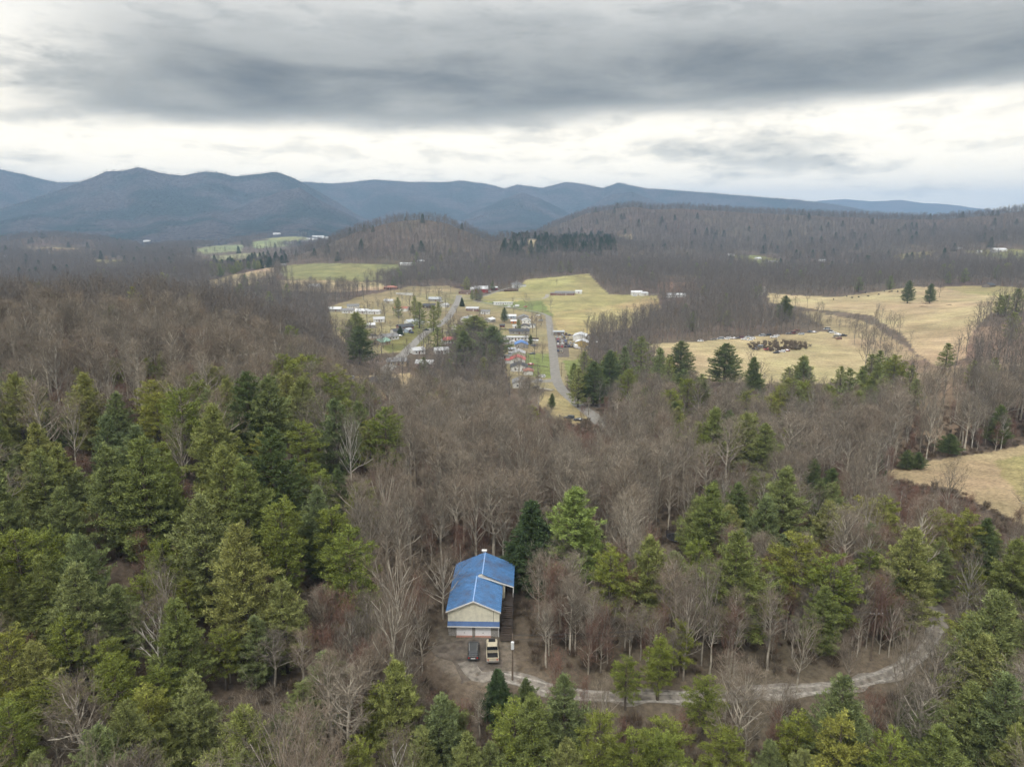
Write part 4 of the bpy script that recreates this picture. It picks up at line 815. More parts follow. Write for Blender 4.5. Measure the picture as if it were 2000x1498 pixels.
# dark timber porch, landing and stairs along the east side
m = MB(); 
for k in range(18): m.box(4.5 if k < 3 else 5.15, 6.75, 5.4+k*.62, 5.4+k*.62+.58, 2.6, 2.66)
m.build('porch_deck', dk, t)
m = MB()
for k in range(5): m.box(4.55, 6.75, .9+k*.42, .9+k*.42+.39, 1.5, 1.56)
m.build('landing', dk, t)
m = MB()
for k in range(8): m.box(4.65, 6.7, -1.55+k*.30, -1.55+k*.30+.26, .12+k*.17, .17+k*.17)
m.build('stair', paint((.075,.058,.048), .85, 0, .3, 5), t); m = MB()
for k in range(6): m.box(4.65, 6.7, 3.15+k*.36, 3.15+k*.36+.30, 1.68+k*.16, 1.73+k*.16)
m.build('stair', paint((.075,.058,.048), .85, 0, .3, 5), t)
for (px_, py_, za, zb) in ((6.7,-1.5,-1,1.1),(6.7,.95,-1,2.5),(6.7,2.9,-1,2.5),(6.7,5.45,-1,3.6),(6.7,12.,-1,4.65),(6.7,16.,-1,4.65)): MB().box(px_-.07, px_+.07, py_-.07, py_+.07, za, zb).build('post', dk, t)
MB().box(6.58, 6.72, 8.35, 8.5, 2.66, 4.72).build('post', white, t)
for a, b in (((6.7,-1.5,1.05),(6.7,.95,2.45)),((6.7,.95,2.45),(6.7,2.9,2.45)),((6.7,2.9,2.45),(6.7,5.45,3.55)),((6.7,5.45,3.55),(6.7,16,3.55))): MB().tube(a, b, .045, .045, 6).build('handrail', dk, t)
m = MB()
for k in range(34): m.box(6.67, 6.72, 5.6+k*.31, 5.64+k*.31, 2.66, 3.53)
m.build('balustrade', dk, t)

# village houses
H = house
H(1018,678,11,9.6,90,'grey','blue','blue roofed grey house in the row beside the valley lane',chimney=False)
H(1013,696,11,9,90,'cream','pale','cream house with pale metal roof, between the blue and the red roofs')
H(1011,708,10,10,90,'white','red','white house with bright red roof in the row beside the valley lane',annex=(-1,6.5,6,4,2.2))
H(1014,723,10,11,90,'white','dark','white house with dark grey gable, just below the red roof',porch=False,annex=(-3,-6.6,5,3,2.2))
H(1018,754,11,10,90,'white','grey','white walled grey roofed house at the lower end of the row, behind a bare tree')
H(1032,730,8,6,90,'white','rust','rusty red carport roof next to parked silver cars','carport','carport',windows=False,doors=False,eave=2.3,pitch=12)
H(1014,652,17,8,0,'grey','dark','long grey brown ranch house across a tan yard')
H(1007,664,20,6.5,0,'white','pale','long pale mobile home behind the wooden fence','mobile home','mobile_home',pitch=10,eave=2.6)
H(1025,643,9,8.5,90,'white','dark','small white gabled house with dark roof, north of the long ranch house')
H(1028,631,8,8,90,'white','pale','small house with whitish roof behind the small white gabled one')
H(1023,624,12,9,90,'grey','grey','grey roofed house at the top end of the lane row',annex=(0,6,5,3,2.3))
H(996,622,12,6,0,'paleblue','white','low pale blue house with white roof by a dark bush')
H(1003,631,5.2,4.5,0,'orange','white','orange walled shed with white roof','shed','shed',windows=False,eave=2.2)
H(1007,641,5,4,0,'white','pale','small white shed between the orange shed and the ranch house','shed','shed',windows=False,eave=2.2)
H(981,639,4.5,4,0,'maroon','dark','dark maroon shed by a board fence','shed','shed',windows=False,eave=2.)
H(1001,673,4.5,4,90,'white','white','round topped white shed against the blue roofed village house','shed','shed',windows=False,eave=2.3)
H(1040,670,8.5,4,0,'cream','white','flat white carport east of the blue roofed village house','carport','carport',windows=False,doors=False,eave=2.2,pitch=4)
H(986,700,9,3.5,0,'white','pale','long whitish trailer next to the red roofed house','mobile home','mobile_home',eave=2.3,pitch=6,windows=False)
H(1133,664,13,10,78,'white','white','white metal garage, the northern half of the car yard pair','garage','garage',windows=False,eave=4,pitch=18)
H(1137,676,9,9.5,78,'yellow','white','yellow fronted white roofed garage at the car yard','garage','garage',windows=False,eave=3.6,pitch=18)
H(1091,654,9,7,0,'wood','steel','small dark roadside store with pale flat roof','store','store',windows=True,eave=3,pitch=6)
H(763,565,16,9,-5,'brick','rust','brick house with brown hip roof on the wooded rise',hip=True,porch=True,pitch=20)
H(790,576,20,2.0,-8,'white','white','long low whitish wall like shed below the hip roofed brick house','shed','shed',eave=1.8,windows=False,doors=False,pitch=8)
H(850,588,14,9,-4,'grey','steel','grey house with steel blue roof beside a parked white car')
H(784,607,14,8,-3,'white','rust','white house with faded maroon roof among the trees',annex=(5,-5,4,3,3))
H(838,601,13,8,0,'brown','dark','low dark house with a small white porch',porch=True)
H(807,634,14,9,35,'white','steel','largest white house with grey roof west of the street',eave=3.2,annex=(6,-4.5,4,5,2.8))
H(791,643,13,9,30,'brick','dark','brick house with dark roof between two white ones')
H(796,649,6,5,60,'paleblue','steel','pale blue garage below the dark roofed brick house','garage','garage',windows=False,eave=2.6)
H(776,652,9,8,30,'white','dark','white house tucked behind the cone shaped bush')
H(758,663,15,9,38,'white','grey','white house with grey roof at the south end of the street row')
H(745,673,11,9,60,'tan','green','tan house with faded green metal roof under bare trees')
H(728,660,5.5,4,0,'white','dark','small white shed in the tan yard','shed','shed',windows=False,eave=2.2)
H(707,612,12,8,0,'white','white','white roofed house half hidden at the west edge of the village')
H(731,613,13,7,-5,'white','pale','pale roofed white house west of the maroon roofed one')
H(655,608,13,8,0,'grey','white','low white roofed house among trees at the far west of the village')
H(680,611,12,8,10,'white','grey','grey roofed house in the trees at the west of the village')
H(913,629,12,8,55,'white','steel','white two storey house east of the street',eave=4)
H(897,643,11,8,50,'white','brown','white house with brown roof behind the great pine',eave=3.5)
H(885,655,10,8,40,'tan','dark','grey hip roofed house by the street',hip=True)
H(877,669,12,8,25,'white','red','red roofed house in the brush east of the street')
H(923,607,13,7,-6,'brick','pink' if 'pink' in ROOFC else 'pale','brick house with pale roof where the lane starts')
H(830,716,11,8,-3,'pink','white','long pinkish house screened by bare trees')
H(862,690,10,8,15,'white','pale','pale roofed house screened by bare trees south of the red roof')
H(744,756,18,10,-4,'brick','dark','large dark roofed brick house behind bare trees at the straw yard',hip=True,eave=3.6,chimney=True,annex=(-7,4.5,5,5,3))
H(695,768,6,5,0,'red','grey','small dark red shed beside the large brick house','shed','shed',windows=False,eave=2.5)
H(940,571,17,11,3,'red','white','red barn with white roof at the head of the street','barn','barn',windows=False,eave=5,pitch=30)
H(965,566,9,6,8,'red','white','small red barn beside the farm lane','barn','barn',windows=False,eave=3)
H(925,568,9,8,0,'white','white','white farm shed west of the red barn','shed','shed',windows=False,eave=3)
H(913,574,22,8,-2,'brick','brown','long low brown roofed house before the red barn',hip=True)
H(1009,561,13,12,0,'white','grey','white farmhouse with steep pyramid roof on the hill lane','house','farmhouse',hip=True,pitch=34,eave=4,porch=True,annex=(9,2,8,6,3))
H(998,569,19,4,3,'brown','brown','long low dark shed below the white farmhouse','shed','shed',windows=False,doors=False,eave=1.8,pitch=6)
H(1103,576,24,9,-2,'brick','grey','long brick ranch house alone on the green hill',annex=(-14,0,8,7,2.4))
H(1130,573,8,5,0,'white','white','white shed east of the ranch house on the hill','shed','shed',windows=False)
H(1243,577,13,8,0,'white','white','white farmhouse with white roof below the wooded slope','house','farmhouse',eave=4,chimney=True)
H(1257,577,9,7,20,'white','pale','white outbuilding against the white farmhouse','shed','shed',windows=False)
H(1320,580,21,8,0,'white','white','long low white building half hidden by trees','house','house')
H(983,595,22,4.5,-1,'white','white','white mobile home on the green meadow','mobile home','mobile_home',pitch=5,eave=2.8)
H(615,562,13,9,0,'white','white','white house on the straw meadow to the northwest')
H(797,518,26,7,0,'white','white','long white building under the wooded knoll','house','house')
H(822,513,11,7,10,'grey','white','small grey house beside the long building under the knoll')
H(770,536,11,7,0,'white','white','small white house between meadow and knoll')
H(550,520,15,9,0,'grey','grey','weathered farm building among trees on the western rise','barn','barn',windows=False)
H(1950,492,22,12,0,'white','white','white roofed barn on the far eastern hill','barn','barn',windows=False,eave=4)
H(1912,494,8,5,0,'white','white','small white shed west of the far eastern barn','shed','shed',windows=False)
H(1873,487,9,6,0,'white','pale','tiny white house above the far eastern clearing')
H(1931,561,15,9,35,'wood','dark','collapsing dark timber barn at the pasture edge','barn','barn',windows=False,doors=False,pitch=26)
H(1480,507,12,8,20,'white','white','white farmhouse in the small far clearing')
H(1427,500,15,6,0,'white','white','low white building west of the small far clearing')
H(1508,514,18,8,0,'tan','pale','tan roofed house among dark shrubs in the far clearing')
H(1605,511,11,7,0,'white','white','lone white roof in the eastern woods')
H(287,472,22,10,0,'white','white','tiny white roof at the mountain foot','house','house')
H(283,491,20,9,0,'grey','white','tiny pale roofed house in the western valley')
H(360,503,30,10,-10,'white','white','long pale roofed building beside the western green field')
H(335,541,34,12,0,'tan','white','wide pale roofed building behind the brown woods','house','house')
H(312,520,14,10,30,'cream','pale','cream house in the western valley trees')
H(4,502,24,10,0,'white','white','white roof at the western edge of the valley')
H(541,458,26,12,0,'white','white','white farmhouse on the high far meadow')
for i, (a, b, l) in enumerate([(610,469,40),(622,464,44),(634,466,30),(598,473,30)]): H(a,b,l,18,0,'white','white',['western','tallest looking','eastern','lowest'][i]+' white roof of the far cluster left of the knoll','house','house',windows=False,doors=False)
H(567,476,26,12,0,'white','white','white barn at the edge of the far green fields','barn','barn',windows=False)
H(420,520,16,9,0,'grey','pale','small grey house among trees by the western green field')
H(405,480,14,9,0,'white','pale','little pale house above the western green field')

for a, b, L_, D_2, ro_, wc_, rc_, l in [(690,602,12,8,5,'white','grey','white house under bare trees at the village west edge, north of the grey roofed one'),(760,592,10,7,-8,'cream','pale','small cream house south of the long low shed'),(740,628,10,8,15,'white','pale','white cottage west of the largest white house'),(722,640,9,7,20,'grey','white','grey cottage with white roof by the straw bank'),(948,613,9,7,-6,'white','grey','small white house between brick house and pale blue house'),(957,629,9,7,60,'grey','white','grey house with white roof north of the great pine'),(815,690,9,8,30,'white','pale','white house in the bare trees at the foot of the street'),(775,712,12,8,10,'tan','grey','tan house in the trees north of the large brick house'),(1040,640,5,4,0,'white','grey','tiny white shed east of the small white gabled house'),(1000,688,5,4,0,'grey','steel','grey garden shed north of the white camper'),(868,600,9,7,60,'white','pale','white house just west of the village street'),(800,606,7,5,0,'brown','brown','small brown shed by the dark round bushes')]: H(a, b, L_, D_2, ro_, wc_, rc_, l)
# ---------------------------------------------------------------- vehicles
tyre = paint((.015,.015,.016), .85, 0, .1); rim = paint((.35,.35,.36), .35, .6); chrome = paint((.5,.5,.5), .25, .8); lampw = paint((.7,.7,.68), .2); lampr = paint((.45,.02,.02), .3)
def loft(st, mat, nm, par, bev=.05):
    """stations along Y: (y, half width low, half width high, z low, z mid, z top)"""
    m = MB(); V = []
    for y_, wl, wt, zl, zm, zt_ in st: V += [(-wl,y_,zl),(wl,y_,zl),(wl,y_,zm),(wt,y_,zt_),(-wt,y_,zt_),(-wl,y_,zm)]
    F = []
    for i in range(len(st)-1):
        for k in range(6): F.append((i*6+k, i*6+(k+1) % 6, (i+1)*6+(k+1) % 6, (i+1)*6+k))
    F += [tuple(range(6))[::-1], tuple(range((len(st)-1)*6, len(st)*6))]
    m.add(V, F); return m.build(nm, mat, par, bevel=bev)
CARC = {'white':(.72,.73,.74),'silver':(.42,.44,.46),'grey':(.17,.175,.18),'black':(.02,.02,.023),'dark blue':(.03,.05,.11),'blue':(.08,.15,.32),'red':(.42,.03,.03),'dark red':(.16,.025,.025),'tan':(.40,.33,.22),'cream':(.50,.45,.33),'rusty':(.22,.11,.07),'green':(.10,.17,.13),'charcoal':(.05,.055,.06)}
def vehicle(kind, colour, near=False):
    L_, W_2, Hh = {'sedan':(4.7,.9,1.42),'suv':(4.7,.95,1.72),'pickup':(5.7,1.0,1.85),'van':(5.3,1.,2.05),'box truck':(7.0,1.15,2.9)}[kind]
    t = thing('parked_car' if kind in ('sedan','suv') else 'pickup_truck' if kind == 'pickup' else 'van' if kind == 'van' else 'box_truck', 'x', 'car')
    c = paint(CARC[colour], .3 if colour != 'rusty' else .8, .0, .08, 1.5, .5); h = L_/2; w = W_2; wb = L_*.30; r = .34 if kind in ('sedan', 'suv') else .4
    gz = .28
    if kind == 'sedan':
        loft([(-h,w*.82,w*.7,.4,.65,.85),(-h+.25,w,w*.85,.25,.7,.95),(-.6,w,w*.9,.22,.75,.95),(1.0,w,w*.9,.22,.75,.95),(h-.35,w*.98,w*.82,.25,.62,.80),(h,w*.8,w*.65,.35,.52,.62)], c, 'body', t)
        loft([(-1.75,w*.86,w*.72,.9,.94,.98),(-1.15,w*.88,w*.66,.9,1.0,1.33),(.25,w*.88,w*.66,.9,1.0,1.35),(1.15,w*.88,w*.78,.88,.92,.96)], glass, 'windows', t, .03)
        loft([(-1.22,w*.66,w*.58,1.32,1.35,1.38),(-.5,w*.70,w*.6,1.33,1.38,1.43),(.3,w*.68,w*.58,1.33,1.36,1.40)], c, 'roof', t, .02)
    elif kind in ('suv', 'van'):
        zt_ = Hh; fr = 1.15 if kind == 'suv' else 1.7
        loft([(-h,w*.9,w*.84,.4,.8,1.05),(-h+.15,w,w*.9,.3,.8,1.08),(1.0,w,w*.92,.28,.8,1.08),(h-.4,w*.98,w*.85,.3,.75,.98),(h,w*.84,w*.7,.4,.6,.78)], c, 'body', t)
        loft([(-h+.08,w*.88,w*.78,1.04,1.1,1.2),(-h+.38,w*.9,w*.76,1.04,1.15,zt_-.1),(.45 if kind == 'suv' else 1.,w*.9,w*.74,1.04,1.15,zt_-.08),(fr,w*.9,w*.82,1.0,1.04,1.10)], glass, 'windows', t, .03)
        loft([(-h+.2,w*.80,w*.7,zt_-.14,zt_-.09,zt_-.05),(-h+.5,w*.82,w*.72,zt_-.12,zt_-.05,zt_),(.6 if kind == 'suv' else 1.05,w*.78,w*.66,zt_-.13,zt_-.08,zt_-.02)], c, 'roof', t, .02)
        if near:
            for s in (-1, 1): MB().box(s*w*.68-.03, s*w*.68+.03, -1.8, .4, zt_-.0, zt_+.07).build('roof_rail', chrome, t)
            MB().box(-w*.8, w*.8, -h+.02, -h+.30, 1.02, 1.12).build('rear_bumper_top', chrome, t); MB().box(-.35, .35, -h-.02, -h+.03, .62, .80).build('number_plate', lampw, t)
    elif kind == 'pickup':
        loft([(-h,w*.96,w*.92,.5,.8,1.12),(-.62,w,w*.94,.42,.8,1.15)], c, 'tail_body', t, .03) if not near else None
        if near:
            m = MB(); m.box(-w, -w+.12, -h, -.62, .5, 1.18); m.box(w-.12, w, -h, -.62, .5, 1.18); m.box(-w+.121, w-.121, -h, -h+.1, .5, 1.16); m.build('cargo_bed', c, t, bevel=.02)
            MB().box(-w+.125, w-.125, -h+.105, -.66, .55, .62).build('bed_liner', tyre, t); MB().box(-w*.98, w*.98, -h-.16, -h-.003, .42, .66).build('rear_bumper', chrome, t)
            MB().box(-w*.85, w*.85, -.72, -.63, 1.2, 1.62).build('rear_window', glass, t)
        else: MB().box(-w*.8, w*.8, -h+.15, -.75, 1.16, 1.175).build('bed_liner', tyre, t)
        loft([(-.60,w,w*.94,.42,.8,1.15),(1.1,w,w*.94,.42,.8,1.15),(h-.3,w*.98,w*.86,.42,.85,1.1),(h,w*.88,w*.78,.5,.7,.95)], c, 'body', t)
        loft([(-.60,w*.9,w*.78,1.12,1.2,Hh-.08),(.55,w*.9,w*.78,1.12,1.2,Hh-.08),(1.25,w*.9,w*.84,1.1,1.13,1.17)], glass, 'windows', t, .03)
        loft([(-.66,w*.82,w*.72,Hh-.1,Hh-.04,Hh),(.6,w*.80,w*.70,Hh-.1,Hh-.05,Hh-.01)], c, 'roof', t, .02)
        if near: MB().hexa([(-w*.62,1.3,1.13),(w*.62,1.3,1.13),(w*.55,h-.25,1.06),(-w*.55,h-.25,1.06),(-w*.62,1.3,1.19),(w*.62,1.3,1.19),(w*.55,h-.25,1.12),(-w*.55,h-.25,1.12)]).build('bonnet', paint((.02,.02,.02), .5), t)
    else:
        loft([(1.2,w*.88,w*.8,.5,.9,1.3),(2.3,w*.88,w*.8,.5,.9,1.3),(h,w*.8,w*.7,.5,.8,1.1)], c, 'body', t)
        loft([(1.22,w*.84,w*.74,1.25,1.4,2.0),(2.0,w*.84,w*.72,1.25,1.4,1.98),(2.6,w*.8,w*.7,1.2,1.24,1.3)], glass, 'windows', t, .03)
        MB().box(-w, w, -h, 1.15, .75, Hh).build('cargo_box', paint(CARC[colour], .6, 0, .08), t, bevel=.04)
    for s in (-1, 1):
        for e in (-1, 1):
            o = MB().tube((s*(w-.2), e*wb, r), (s*(w+.015), e*wb, r), r, r, 12).build('wheel', tyre, t); MB().tube((s*(w+.012), e*wb, r), (s*(w+.03), e*wb, r), r*.55, r*.5, 10).build('rim', rim, o)
        MB().box(s*w*.68-.16, s*w*.68+.16, h-.16, h-.01 if kind != 'sedan' else h-.03, .60, .74).build('headlight', lampw, t); MB().box(s*w*.74-.12, s*w*.74+.12, -h-.012, -h+.12, .72, .92).build('tail_light', lampr, t)
    return t
_veh = {}
def park(px, py, kind, colour, rot, label, group=None, loc=None):
    k = (kind, colour)
    if k not in _veh: o = _veh[k] = vehicle(kind, colour)
    else: o = copy_tree(_veh[k])
    x, y, z = loc or spot(px, py); o.location = (x, y, z+.02); o.rotation_euler = (0, 0, math.radians(rot)); tag(o, label, {'sedan':'car','suv':'car','pickup':'pickup truck','van':'van','box truck':'truck'}[kind])
    if group: o['group'] = group
    elif 'group' in o: del o['group']
    FOOT.append((x, y, 2.2)); return o
def near_vehicle(kind, colour, x, y, rot, label, cat):
    o = vehicle(kind, colour, True); z = float(ground(x, y))+.06; o.location = (x, y, z); o.rotation_euler = (0, 0, math.radians(rot)); tag(o, label, cat); return o
ax, ay, _ = spot(925, 1277); near_vehicle('suv', 'charcoal', ax, ay, 1, 'charcoal estate car parked before the white garage doors of the blue roofed house', 'car')
ax, ay, _ = spot(961.5, 1277); near_vehicle('pickup', 'cream', ax, ay, 3, 'tan pickup truck with black bed beside the charcoal car', 'pickup truck')
lot = 'vehicles crowded in the garage lot'
LOT = [(1100,650,'van','white','white van behind the dark roadside store'),(1106,653,'sedan','black','black car between the store and the white garage'),(1112,656,'suv','charcoal','charcoal car nearest the northern garage wall'),(1099,656,'sedan','silver','silver car just below the white van of the lot'),
 (1088,660,'pickup','white','white pickup nearest the lane in the upper lot row'),(1094,660,'sedan','white','white sedan second from the lane in the upper lot row'),(1090,664,'sedan','red','bright red car near the lane in the lot'),(1102,660,'suv','grey','grey car in the middle of the upper lot row'),
 (1114,664,'box truck','cream','long cream box truck beside the garages'),(1090,668,'suv','dark blue','dark blue car second row from the red one'),(1098,667,'sedan','silver','silver sedan between two blue cars in the lot'),(1105,667,'sedan','blue','mid blue sedan in the centre of the lot'),
 (1090,673,'sedan','white','white sedan nearest the lane in the fourth lot row'),(1098,673,'suv','white','white tall car second from the lane in the fourth lot row'),(1106,673,'suv','black','black tall car in the fourth lot row'),(1114,672,'pickup','white','white pickup before the yellow garage'),(1121,673,'sedan','silver','silver car touching the yellow garage'),
 (1090,678,'sedan','dark red','dark red sedan at the lower corner of the lot by the lane'),(1097,678,'sedan','red','red sedan in the lowest lot row'),(1104,678,'sedan','black','black sedan in the lowest lot row'),(1111,678,'suv','dark blue','dark blue tall car in the lowest lot row'),(1118,678,'sedan','charcoal','charcoal sedan beside the white box truck'),
 (1124,680,'box truck','white','tall white box truck below the yellow garage'),(1131,681,'sedan','white','white car east of the tall box truck'),(1150,662,'van','white','white van at the edge of the trees east of the garages'),(1157,660,'sedan','silver','silver car deep in the trees east of the garages'),(1165,669,'sedan','white','white car farthest east in the trees by the garages'),(1148,680,'suv','silver','silver tall car in the brush south of the garages'),
 (1096,689,'pickup','cream','cream pickup alone below the crowded lot'),(1090,686,'sedan','dark blue','dark blue car beside the lone cream pickup')]
for a, b, k, c, l in LOT: park(a, b, k, c, random.uniform(-12, 12)+(90 if a == 1114 and k == 'box truck' else 0), l, lot)
vil = 'cars parked at village houses'
for a, b, k, c, r_, l in [(1036,713,'sedan','red',80,'bright red car beside the dark gabled white house'),(1040,692,'sedan','charcoal',85,'charcoal car on the drive of the cream house'),(1058,737,'suv','white',80,'white tall car on the paved drive, upper of two'),(1052,744,'sedan','silver',80,'silver sedan on the paved drive, lower of two'),(1046,759,'suv','charcoal',70,'charcoal tall car at the end of the sandy drive'),
 (1056,627,'suv','silver',85,'silver tall car by the lane corner'),(1052,617,'sedan','white',85,'white sedan north of the lane corner'),(861,590,'pickup','white',85,'white pickup beside the steel roofed grey house'),(780,657,'sedan','white',88,'white sedan on the lawn by the cone shaped bush'),(832,646,'pickup','charcoal',-55,'dark pickup at the edge of the village street'),
 (994,600,'sedan','white',85,'white car before the meadow mobile home'),(1008,600,'box truck','white',85,'white camper beside the meadow mobile home'),(1026,600,'sedan','red',85,'red and white car alone on the green meadow'),(965,593,'suv','black',85,'black car at the west end of the meadow mobile home'),(901,572,'box truck','white',80,'white camper where the village street ends'),
 (689,740,'suv','silver',10,'silver car in the straw yard west of the large brick house'),(682,742,'sedan','charcoal',5,'charcoal car next to the silver one in the straw yard'),(996,695,'box truck','white',10,'white camper west of the cream village house'),(990,672,'sedan','silver',80,'silver car before the long mobile home fence'),(1042,676,'sedan','dark blue',85,'dark blue car under the flat carport'),
 (1112,818,'suv','charcoal',75,'dark car in the bare trees at the bottom of the lane, western'),(1130,822,'sedan','black',75,'black car in the bare trees at the bottom of the lane, eastern'),(803,651,'suv','dark blue',60,'dark blue car at the pale blue garage'),(1240,579,'sedan','white',85,'white car before the white farmhouse under the slope'),(955,571,'pickup','white',80,'white pickup between the two red barns')]: park(a, b, k, c, r_, l, vil)
wr = 'abandoned cars rusting at the meadow edge'; wc = ['white','grey','silver','white','white','grey','charcoal','dark red','white','silver','white','white','silver','black','white','white','grey','dark red','silver','rusty','charcoal','grey','silver','charcoal','white','white','white','tan','rusty','black']
WR = [(1368,666),(1394,663),(1407,662),(1419,662),(1426,661),(1433,661),(1440,661),(1447,660),(1453,663),(1462,659),(1470,661),(1465,664),(1488,656),(1500,655),(1511,659),(1517,656),(1540,652),(1548,651),(1565,653),(1556,646),(1581,648),(1589,649),(1615,643),(1621,648),(1627,650),(1636,653),(1641,656),(1632,659),(1638,662),(1647,656)]
NTH = ['first','second','third','fourth','fifth','sixth','seventh','eighth','ninth','tenth','eleventh','twelfth','thirteenth','fourteenth','fifteenth','sixteenth','seventeenth','eighteenth','nineteenth','twentieth','twenty-first','twenty-second','twenty-third','twenty-fourth','twenty-fifth','twenty-sixth','twenty-seventh','twenty-eighth','twenty-ninth','thirtieth']
for i, j in enumerate(sorted(range(30), key=lambda j: WR[j][0])):
    a, b = WR[j]; k = ['sedan','suv','sedan','pickup','van'][(j*7) % 5]; park(a, b+1, k, wc[j], 60+60*random.random(), f'{wc[j]} wrecked {"car" if k in ("sedan","suv") else k}, {NTH[i]} from the west in the tree edge line', wr)
for a, b, k, c, l in [(1474,683,'sedan','grey','grey wreck at the west end of the oval thicket'),(1484,679,'van','silver','silver van wreck inside the oval thicket'),(1498,684,'sedan','red','red wreck in front of the oval thicket'),(1510,684,'sedan','cream','cream wreck lying askew at the middle of the oval thicket'),(1527,688,'suv','white','white wreck at the lower rim of the oval thicket'),(1536,686,'sedan','dark red','maroon wreck at the east of the white one by the thicket'),(1516,690,'sedan','black','black wreck lowest at the oval thicket rim')]: park(a, b, k, c, random.uniform(20, 120), l, 'wrecks around the oval thicket')

# ---------------------------------------------------------------- smaller things
polem = paint((.17,.135,.105), .95, 0, .25, 3); wirem = paint((.06,.06,.06), .6)
def pole(px, py, label, H_=9.5, trans=False, rot=0.):
    x, y, z = spot(px, py); t = thing('utility_pole', label, 'utility pole', (x, y, z-.3), rot, 'utility poles')
    MB().tube((0,0,0), (0,0,H_), .16, .11, 8).build('pole', polem, t)
    if not trans: MB().box(-1.1, 1.1, -.08, .04, H_-.9, H_-.78).build('crossarm', polem, t)
    for s in ((-1, -.4, .4, 1) if not trans else (0,)): MB().tube((s,0,H_-.78), (s,0,H_-.6), .05, .03, 6).build('insulator', paint((.5,.5,.5), .4), t)
    if trans: MB().tube((.0,-.42,H_-2.4), (.0,-.42,H_-1.2), .26, .26, 12).build('transformer', paint((.66,.68,.68), .5), t)
    return x, y, z-.3+H_-.62
P0 = pole(1001, 1328, 'wooden pole with white transformer can in front of the blue roofed house', 8.6, True)
P1 = pole(1700, 1290, 'thin wooden pole among bare trees inside the driveway bend', 10.)
for i, (a, b, l) in enumerate([(1149,812,'pole beside the lane where it enters the bare woods'),(1097,735,'pole on the east verge of the lane by the grass strip'),(1078,655,'pole on the lane verge just above the garage lot'),(1060,612,'pole at the corner where lane meets side road'),(878,668,'pole beside the village street near the cone bush'),(848,640,'pole halfway along the village street'),(831,575,'tall pole in the trees at the north of the village'),(978,600,'pole between meadow and village lane'),(1238,578,'pole beside the white farmhouse below the wooded slope')]): pole(a, b, l, 9.5)
for k, (dx, dz) in enumerate(((-1, 0), (0, .25), (1, 0))):
    m = MB(); pr_ = None
    for s in np.linspace(0, 1, 25):
        p = (P0[0]+(P1[0]-P0[0])*s, P0[1]+(P1[1]-P0[1])*s+dx*.6, P0[2]+(P1[2]-P0[2])*s+dz-3.5*s*(1-s))
        if pr_: m.tube(pr_, p, .022, .022, 4, False)
        pr_ = p
    tag(m.build('power_line', wirem), ['nearest','middle','farthest'][k]+' of three thin wires spanning the woods along the driveway', 'power line')
# trampoline
x, y, z = spot(1320, 1056); t = thing('trampoline', 'round black netted trampoline among bare trees behind the pines', 'trampoline', (x, y, z)); blk = paint((.02,.02,.022), .7); FOOT.append((x, y, 3.4))
def ring(r, z_, w_, mat, nm, n=32):
    m = MB()
    for i in range(n): a, b = i*2*math.pi/n, (i+1)*2*math.pi/n; m.tube((r*math.cos(a), r*math.sin(a), z_), (r*math.cos(b), r*math.sin(b), z_), w_, w_, 5, False)
    return m.build(nm, mat, t)
ring(2.2, .9, .05, paint((.12,.12,.13), .4), 'frame'); ring(2.2, 2.6, .03, blk, 'net_hoop')
m = MB(); n = 32; m.add([(0,0,.88)]+[(2.0*math.cos(i*2*math.pi/n), 2.0*math.sin(i*2*math.pi/n), .9) for i in range(n)], [(0, i+1, (i+1) % n+1) for i in range(n)]); m.build('mat', blk, t)
m = MB()
for i in range(n):
    a, b = i*2*math.pi/n, (i+1)*2*math.pi/n; m.add([(r*math.cos(q), r*math.sin(q), .93) for r, q in ((2.0,a),(2.25,a),(2.25,b),(2.0,b))], [(0,1,2,3)])
m.build('padding', paint((.03,.04,.07), .6), t)
for i in range(6):
    a = i*math.pi/3; MB().tube((2.3*math.cos(a), 2.3*math.sin(a), -.2), (2.3*math.cos(a), 2.3*math.sin(a), 2.65), .035, .035, 6).build('pole', blk, t)
m = MB()
for i in range(72):
    a = i*2*math.pi/72
    for da in (-.35, .35): m.tube((2.2*math.cos(a), 2.2*math.sin(a), .95), (2.2*math.cos(a+da), 2.2*math.sin(a+da), 2.6), .010, .010, 3, False)
m.build('net', blk, t)
# fences
def fence(p0, p1, label, h=1.8, mat=None, rails=False, sp=2.6):
    a = spot(*p0); b = spot(*p1); L_ = math.hypot(b[0]-a[0], b[1]-a[1]); an = math.atan2(b[1]-a[1], b[0]-a[0]); t = thing('fence', label, 'fence', a, an); mat = mat or paint((.15,.13,.11), .95, 0, .3, 2); n = max(2, int(L_/sp))
    gz = lambda s: float(ground(a[0]+math.cos(an)*s, a[1]+math.sin(an)*s))-a[2]
    m = MB()
    for i in range(n):
        s0, s1 = L_*i/n, L_*(i+1)/n; z0, z1 = gz(s0), gz(s1)
        for lo, hi in (((.1, h),) if not rails else ((.45, .6), (.95, 1.1))): m.hexa([(s0+.02,-.03,z0+lo),(s1-.02,-.03,z1+lo),(s1-.02,.03,z1+lo),(s0+.02,.03,z0+lo),(s0+.02,-.03,z0+hi),(s1-.02,-.03,z1+hi),(s1-.02,.03,z1+hi),(s0+.02,.03,z0+hi)])
    m.build('board_panel' if not rails else 'rail', mat, t)
    for i in range(n+1): s = L_*i/n; MB().box(s-.06, s+.06, -.1, .04, gz(s)-.4, gz(s)+h+.1).build('post', mat, t)
